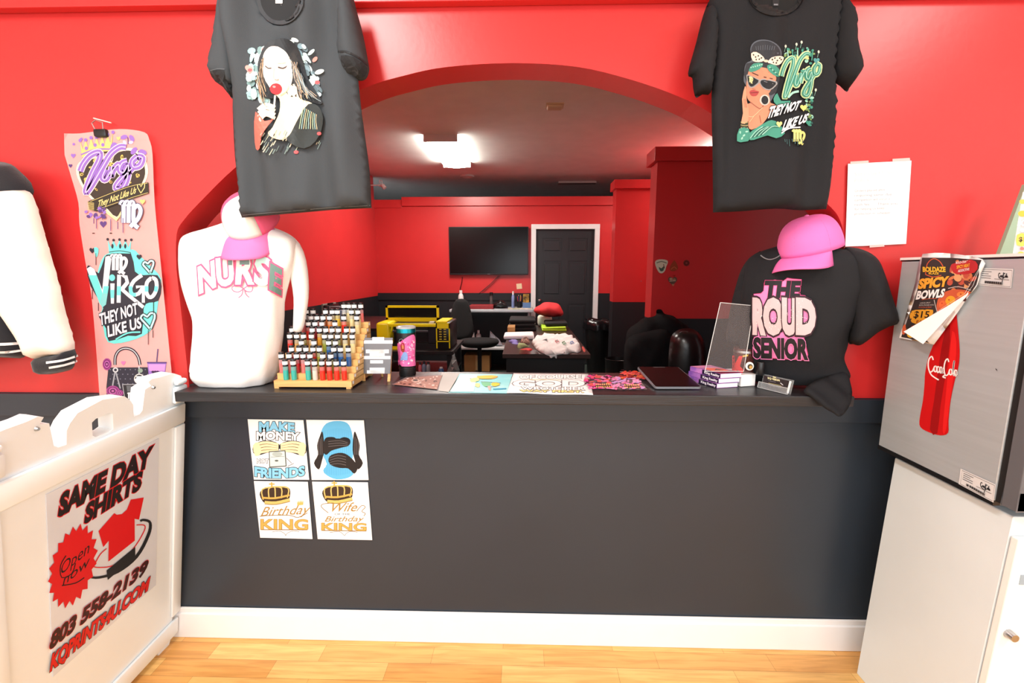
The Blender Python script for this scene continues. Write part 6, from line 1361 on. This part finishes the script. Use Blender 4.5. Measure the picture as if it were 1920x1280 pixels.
# brown desk with clothes
zd_ = .76; fy = HZ(zd_).hit(1020, 664).y; dx0 = HZ(zd_).hit(942, 664).x; dx1 = HZ(zd_).hit(1108, 665).x; dy1 = HZ(zd_).hit(1064, 610).y
DW = M('dark_brown_veneer', (58, 38, 34), .35, var=.15, vscale=4, stretch=(1, 10, 10)); BO = M('black_desk_body', (16, 15, 16), .5)
root = thing('desk', 'dark brown desk piled with folded shirts in the back room', 'desk', ((dx0+dx1)/2, (fy+dy1)/2, 0))
m = MB(); m.box((dx0, fy, zd_-.035), (dx1, dy1, zd_), DW); m.build('desk_top', None, root, bevel=.002)
m = MB(); m.box((dx0+.03, fy+.05, .001), (dx1-.04, fy+.08, zd_-.036), BO); m.build('modesty_panel', None, root)
for y in (fy+.1, dy1-.1):
    for x in (dx0+.04, dx1-.08): m = MB(); m.box((x, y, .0), (x+.04, y+.04, zd_-.036), BO); m.build('leg', None, root)
DP = HZ(zd_+.001)
def cloth(name, label, cat, outline, th, mat, z=0, fold=.01, R_=.08, cell=.035, by_y=None, group=None, seed=0):
    pl = HZ(zd_+.001+z)
    q = cr(outline, True, 3) if len(outline) > 4 else outline
    m = puff(pl, q, th, R_, 0, cell, lambda x, y: fold*(sin(37*x+seed)+sin(29*y+x*9+seed)+.6*sin(71*x+43*y)), power=3)
    return item(name, label, cat, m, group, mat=mat, smooth='all')
def stackbox(name, label, cat, px0, px1, ytop, ybot, mat, layers, depth=.3, z=0, group=None, wob=.012):
    base = HZ(zd_+z).hit((px0+px1)/2, ybot); Y = base.y; x0 = VY(Y).hit(px0, ybot).x; x1 = VY(Y).hit(px1, ybot).x; zt = VY(Y).hit((px0+px1)/2, ytop).z-.01
    m = MB(); h = (zt-(zd_+z))/layers; rs = random.Random(px0)
    for k in range(layers):
        b = MB(); b.box((x0+rs.uniform(0, wob), Y+rs.uniform(0, wob), zd_+z+.001+h*k), (x1-rs.uniform(0, wob*2), Y+depth, zd_+z+h*(k+1)-.0005), mat, bev=h*.42, seg=4)
        b.v = [p+V((0, 0, .006*sin(14*p.x+k)*(p.z-zd_-z)/max(zt-zd_-z, .01))) for p in b.v]; m.add(b.v, b.f, mat)
    return item(name, label, cat, m, group, smooth=True), Y, zt
BF = M('black_folded_fabric', (24, 25, 28), .8, bump=.3, bscale=60)
stackbox('folded_clothes', 'stack of black folded garments at the far left of the brown desk', 'clothes', 953, 1007, 597, 621, BF, 3, .45)
o, Y_, z_t = stackbox('folded_clothes', 'neon green folded garment under a black one on the brown desk', 'clothes', 1016, 1064, 612, 621, M('neon_green_fabric', (196, 236, 60), .8), 2, .4)
stackbox('folded_clothes', 'black folded garment lying on the neon green one', 'clothes', 1022, 1066, 603, 612, BF, 1, .36, z=z_t-zd_+.004)
RD3 = M('red_fabric', (222, 58, 62), .85, bump=.3, bscale=50)
m = puff(VY(5.55), cr([(1003, 590), (1012, 585), (1020, 580), (1035, 580), (1047, 583), (1053, 592), (1056, 602), (1048, 606), (1030, 607), (1018, 605), (1008, 601), (1001, 597)], True, 3), .16, .12, .8, .04, lambda x, z: .015*sin(22*x+14*z)+.01*sin(50*x-20*z))
mz = min(p.z for p in m.v); bz = zd_+.13
for p in m.v: p.z += bz-mz
item('red_garment', 'crumpled red garment on top of the clothes at the far end of the desk', 'clothes', m, mat=RD3, smooth='all')
m = MB(); c = HZ(zd_).hit(1020, 615); c.y = 5.55; x0 = VY(5.55).hit(1009, 600).x; x1 = VY(5.55).hit(1036, 600).x; m.box((x0, 5.62, zd_+.001), (x1, 5.85, zd_+.128), M('white_green_fabric', (220, 226, 204), .8), bev=.03, seg=3); item('folded_shirt', 'pale folded shirt under the crumpled red garment', 'clothes', m, smooth=True)
stackbox('paper_ream', 'white paper package on the left side of the brown desk', 'paper', 944, 1002, 627, 637, PAPER, 1, .3, wob=.002)
m = MB(); c0 = HZ(zd_).hit(940, 637); x0 = VY(c0.y+.5).hit(938, 625).x; m.box((dx0+.002, fy+1.1, zd_+.001), (dx0+.08, fy+1.35, zd_+.09), CB); item('small_carton', 'small open brown carton at the left edge of the desk', 'carton', m)
cloth('dark_cloth', 'brown and white patterned cloth beside the white t-shirt', 'cloth', [(975, 641), (982, 639), (988, 639), (994, 640), (992, 644), (983, 645), (976, 644.5)], .035, M('brown_white_print', (206, 160, 140), .8, rgb2=(60, 34, 30), vscale=30), seed=1)
cloth('blue_cloth', 'small blue and white cloth at the left side of the desk', 'cloth', [(953, 639), (962, 637), (972, 639), (971, 645), (961, 644)], .025, M('blue_print', (140, 130, 200), .8), seed=2, R_=.04)
cloth('green_cloth', 'pale green cloth strip under the white t-shirt', 'cloth', [(969, 650), (976, 648), (988, 648), (993, 648), (990, 650), (982, 651), (973, 652)], .02, M('green_print', (170, 186, 130), .8), seed=3, R_=.04)
cloth('red_cloth', 'bright red cloth under the white t-shirt', 'cloth', [(975, 655), (984, 653), (996, 653), (999, 656), (994, 658), (982, 658)], .02, M('red_print', (214, 50, 46), .8), seed=4, R_=.04)
cloth('red_sheet', 'red cloth showing at the right of the white t-shirt', 'cloth', [(1091, 650), (1094, 650), (1098, 657), (1095, 660), (1092, 655)], .02, M('dull_red_print', (190, 66, 56), .8), seed=4, R_=.04)
a_ = HZ(zd_+.001).hit(975, 662); m = MB(); m.prism([HZ(zd_+.001).hit(*p) for p in ((974, 656), (1006, 656), (1014, 664), (974, 664))], (0, 0, .002), M('dark_clear_film', (50, 34, 34), .15)); item('film_sheet', 'dark glossy film sheet at the front edge of the desk', 'film', m)
pw = HZ(zd_+.0035)
m = puff(pw, cr([(997, 641), (1006, 635), (1020, 632), (1040, 631), (1062, 633), (1078, 638), (1086, 646), (1090, 656), (1084, 661), (1074, 660), (1064, 664), (1046, 663), (1036, 664.3), (1020, 663), (1008, 657), (1001, 649)], True, 3), .035, .06, 0, .03, lambda x, y: .010*(sin(34*x+19*y)+sin(43*y-20*x)+.7*sin(81*x+60*y)), power=3)
root = thing('white_t_shirt', 'crumpled white t-shirt with small coloured prints draped on the desk', 't-shirt', pw.hit(1040, 650)); m.build('cloth', M('white_jersey', (248, 244, 240), .85, bump=.6, bscale=30), root, smooth='all')
SFW = Sf(m, HZ(zd_+.05))
a = Art(SFW, .004, .001, cell=3)
for x, y, c in ((1045, 640, (206, 90, 96)), (1058, 643, (110, 160, 120)), (1073, 643, (110, 140, 190))): a.line([(x-4, y-1), (x, y-3), (x+3, y), (x-2, y+2), (x-4, y-1)], 1.6, c)
a.line([(1018, 638), (1026, 636)], 1.2, (60, 60, 70)); a.build(root, 'print')
m = puff(Pl((0, fy-.006, 0), (1, 0, 0), (0, 0, 1)), cr([(1022, 661), (1060, 660), (1058, 664), (1046, 667), (1043, 672), (1041, 670), (1037, 671), (1032, 672), (1030, 667), (1024, 665)], True, 2), .004, .02, .3, .02); m.build('hanging_corner', M('white_jersey', (238, 230, 226), .85), root, smooth='all')

# bins, pile of dark clothes, leather chair
by_ = 6.4; c = V((VY(by_).hit(1122, 690).x, by_, 0)); root = thing('trash_can', 'tall black trash can with a bag folded over its rim beside the door', 'trash can', c)
zt = VY(by_).hit(1121, 600).z; BB = M('black_bin', (14, 14, 15), .35)
m = MB(); m.lathe([(.15, .001), (.16, .01), (.20, zt-.1), (.205, zt-.02)], c, 32, BB); m.build('bin', None, root, smooth=True)
m = MB(); rows = []
for z, r in ((zt-.12, .225), (zt-.06, .222), (zt, .215), (zt+.008, .20), (zt-.05, .19)): rows.append([c+V(((r+.008*sin(9*t)+.004*sin(17*t+z*30))*cos(t), (r+.008*sin(9*t))*sin(t), z+.01*sin(7*t))) for t in (2*pi*i/48 for i in range(48))])
m.grid(rows, M('bin_bag', (20, 20, 22), .22), closed=True); m.build('bag', None, root, smooth='all')
by2 = 5.1; c = V((VY(by2).hit(1155, 690).x, by2, 0)); zt = VY(by2).hit(1155, 673).z
m = MB(); m.lathe([(.10, .001), (.125, zt)], c, 28, BB, close=False); m.lathe([(.125, zt), (.13, zt+.005), (.125, zt+.008), (.118, zt-.1)], c, 28, BB, close=False); m.lathe([(.09, .002), (.1, .003)], c, 28, BB); item('small_bin', 'small black waste bin on the floor right of the trash can', 'bin', m, smooth=True)
root = thing('clothes_pile', 'heap of black clothing and bags on a chair before the red stub wall', 'clothes', (1.0, 3.45, 0))
py3 = 3.7; DKF = M('dark_fabric_pile', (12, 12, 14), .9, spec=.2, bump=.4, bscale=30)
def dk(pts, y, T_, R_, seed, nm):
    m = puff(VY(y), cr(pts, True, 3), T_, R_, .8, .05, lambda x, z: .03*sin(16*x+11*z+seed)+.02*sin(37*x-23*z+seed)); m.build(nm, DKF, root, smooth='all'); return m
dk([(1173, 640), (1178, 618), (1195, 605), (1205, 597), (1222, 594), (1230, 590), (1231, 581), (1240, 580), (1246, 588), (1262, 592), (1272, 600), (1290, 612), (1300, 640), (1300, 700), (1240, 740), (1190, 740), (1170, 700)], 3.75, .22, .2, 1, 'coat')
dk([(1170, 660), (1180, 632), (1210, 622), (1250, 618), (1262, 650), (1250, 700), (1230, 740), (1180, 740)], 3.55, .16, .15, 3, 'jacket_fold')
zlow = VY(3.45).hit(1230, 735).z
m = MB(); 
for x in (VY(3.4).hit(1190, 700).x, VY(3.4).hit(1270, 700).x):
    for y in (3.5, 3.8): m = MB(); m.cyl((x, y, 0), (x, y, max(zlow+.1, .2)), .018, mat=BLKP); m.build('chair_leg', None, root)
ly = 2.7; lc = VY(ly).hit(1290, 680); LT = M('black_leather', (16, 15, 16), .28, bump=.15, bscale=60)
root = thing('leather_chair', 'black leather chair with a rounded glossy back behind the books', 'chair', (lc.x, ly, 0))
m = puff(Pl((lc.x, ly, 0), (1, -.1, 0), (0, .08, 1)), cr([(1255, 650), (1260, 628), (1275, 617), (1296, 616), (1312, 626), (1322, 648), (1324, 690), (1318, 730), (1290, 742), (1262, 734), (1253, 700)], True, 4), .09, .14, .5, .03, power=2); m.build('backrest', LT, root, smooth='all')
m = MB(); zz_ = VY(ly).hit(1290, 742).z; m.lathe([(.02, -.05), (.22, -.04), (.25, 0), (.22, .05), (.02, .06)], (lc.x+.02, ly+.22, .46), 28, LT); m.build('seat', None, root, smooth='all')
m = MB(); m.tube([(lc.x+.02, ly+.22, .41), (lc.x+.02, ly+.22, .08)], .03, 10, BLKP); m.tube([(lc.x, ly+.03, zz_+.06), (lc.x, ly+.06, .46), (lc.x, ly+.2, .42)], .02, 8, BLKP); m.build('column', None, root)
for i in range(5):
    t = R(72*i); m = MB(); m.tube([(lc.x+.02, ly+.22, .08), (lc.x+.02+.3*cos(t), ly+.22+.3*sin(t), .02)], .02, 8, BLKP); m.build('base_arm', None, root)
m = MB(); cc_ = VY(ly).hit(1283, 612); m.tube(cr([tuple(VY(ly-.02).hit(*q)) for q in ((1274, 624), (1280, 621), (1290, 622))], False, 3), .003, 6, METAL); m.build('chrome_trim', None, root)

# stickers on the stub wall
pk3 = VY(sy-.0025)
def sticker(label, fn, base):
    r = thing('wall_sticker', label, 'sticker', pk3.hit(*base), 'stickers on the dark red stub wall'); a = Art(pk3, .0006, .0003); fn(a); a.build(r, 'sticker_face')
sticker('pale green and white face-shaped sticker on the dark red stub wall', lambda a: (a.poly([(1228, 492), (1232, 487), (1242, 486), (1251, 488), (1252, 493), (1249, 500), (1247, 507), (1242, 512), (1236, 511), (1231, 503)], (206, 206, 180), 2), a.line([(1231, 493), (1240, 490), (1250, 493)], 1.6, (110, 116, 96), 2), a.poly([(1235, 500), (1240, 503), (1245, 498), (1244, 507), (1238, 508)], (70, 96, 80), 2), a.line([(1244, 495), (1246, 503)], 1.4, (120, 60, 56))), (1240, 512))
sticker('reddish brown sticker right of the face-shaped sticker', lambda a: (a.poly([(1256, 500), (1262, 490), (1265, 488), (1270, 497), (1271, 504), (1264, 508), (1257, 507)], (150, 62, 30), 2), a.line([(1258, 505), (1264, 500), (1269, 505)], 1.4, (190, 100, 60), 2)), (1264, 508))
sticker('small round brown emblem, rightmost sticker on the stub wall', lambda a: (a.ell(1287, 493, 6, 6, (120, 50, 40)), a.ell(1287, 493, 4.4, 4.4, (90, 10, 10)), a.ell(1287, 493, 2.4, 2.4, (130, 60, 50))), (1287, 499))
sticker('heart-shaped patterned sticker below the reddish brown sticker', lambda a: (a.heart(1261, 526, 9, (96, 74, 60)), a.ell(1258, 523, 3, 2.4, (170, 150, 120)), a.ell(1264, 524, 3, 2.4, (150, 120, 90)), a.line([(1255, 527), (1267, 526)], 1.2, (190, 180, 160)), a.heart(1262, 534, 2.5, (190, 120, 90)), a.heart(1264, 517, 2.5, (170, 40, 30))), (1261, 535))
m = MB(); q = pk3.hit(1181, 536); pkk = VY(by-.004).hit(1202, 527); m.lathe([(.006, 0), (.004, .004)], (0, 0, 0), 8, METAL); m.v = [V((pkk.x+p.x, pkk.y-p.z, pkk.z+p.y)) for p in m.v]; item('wall_screw', 'tiny screw head on the bright red block wall', 'screw', m)
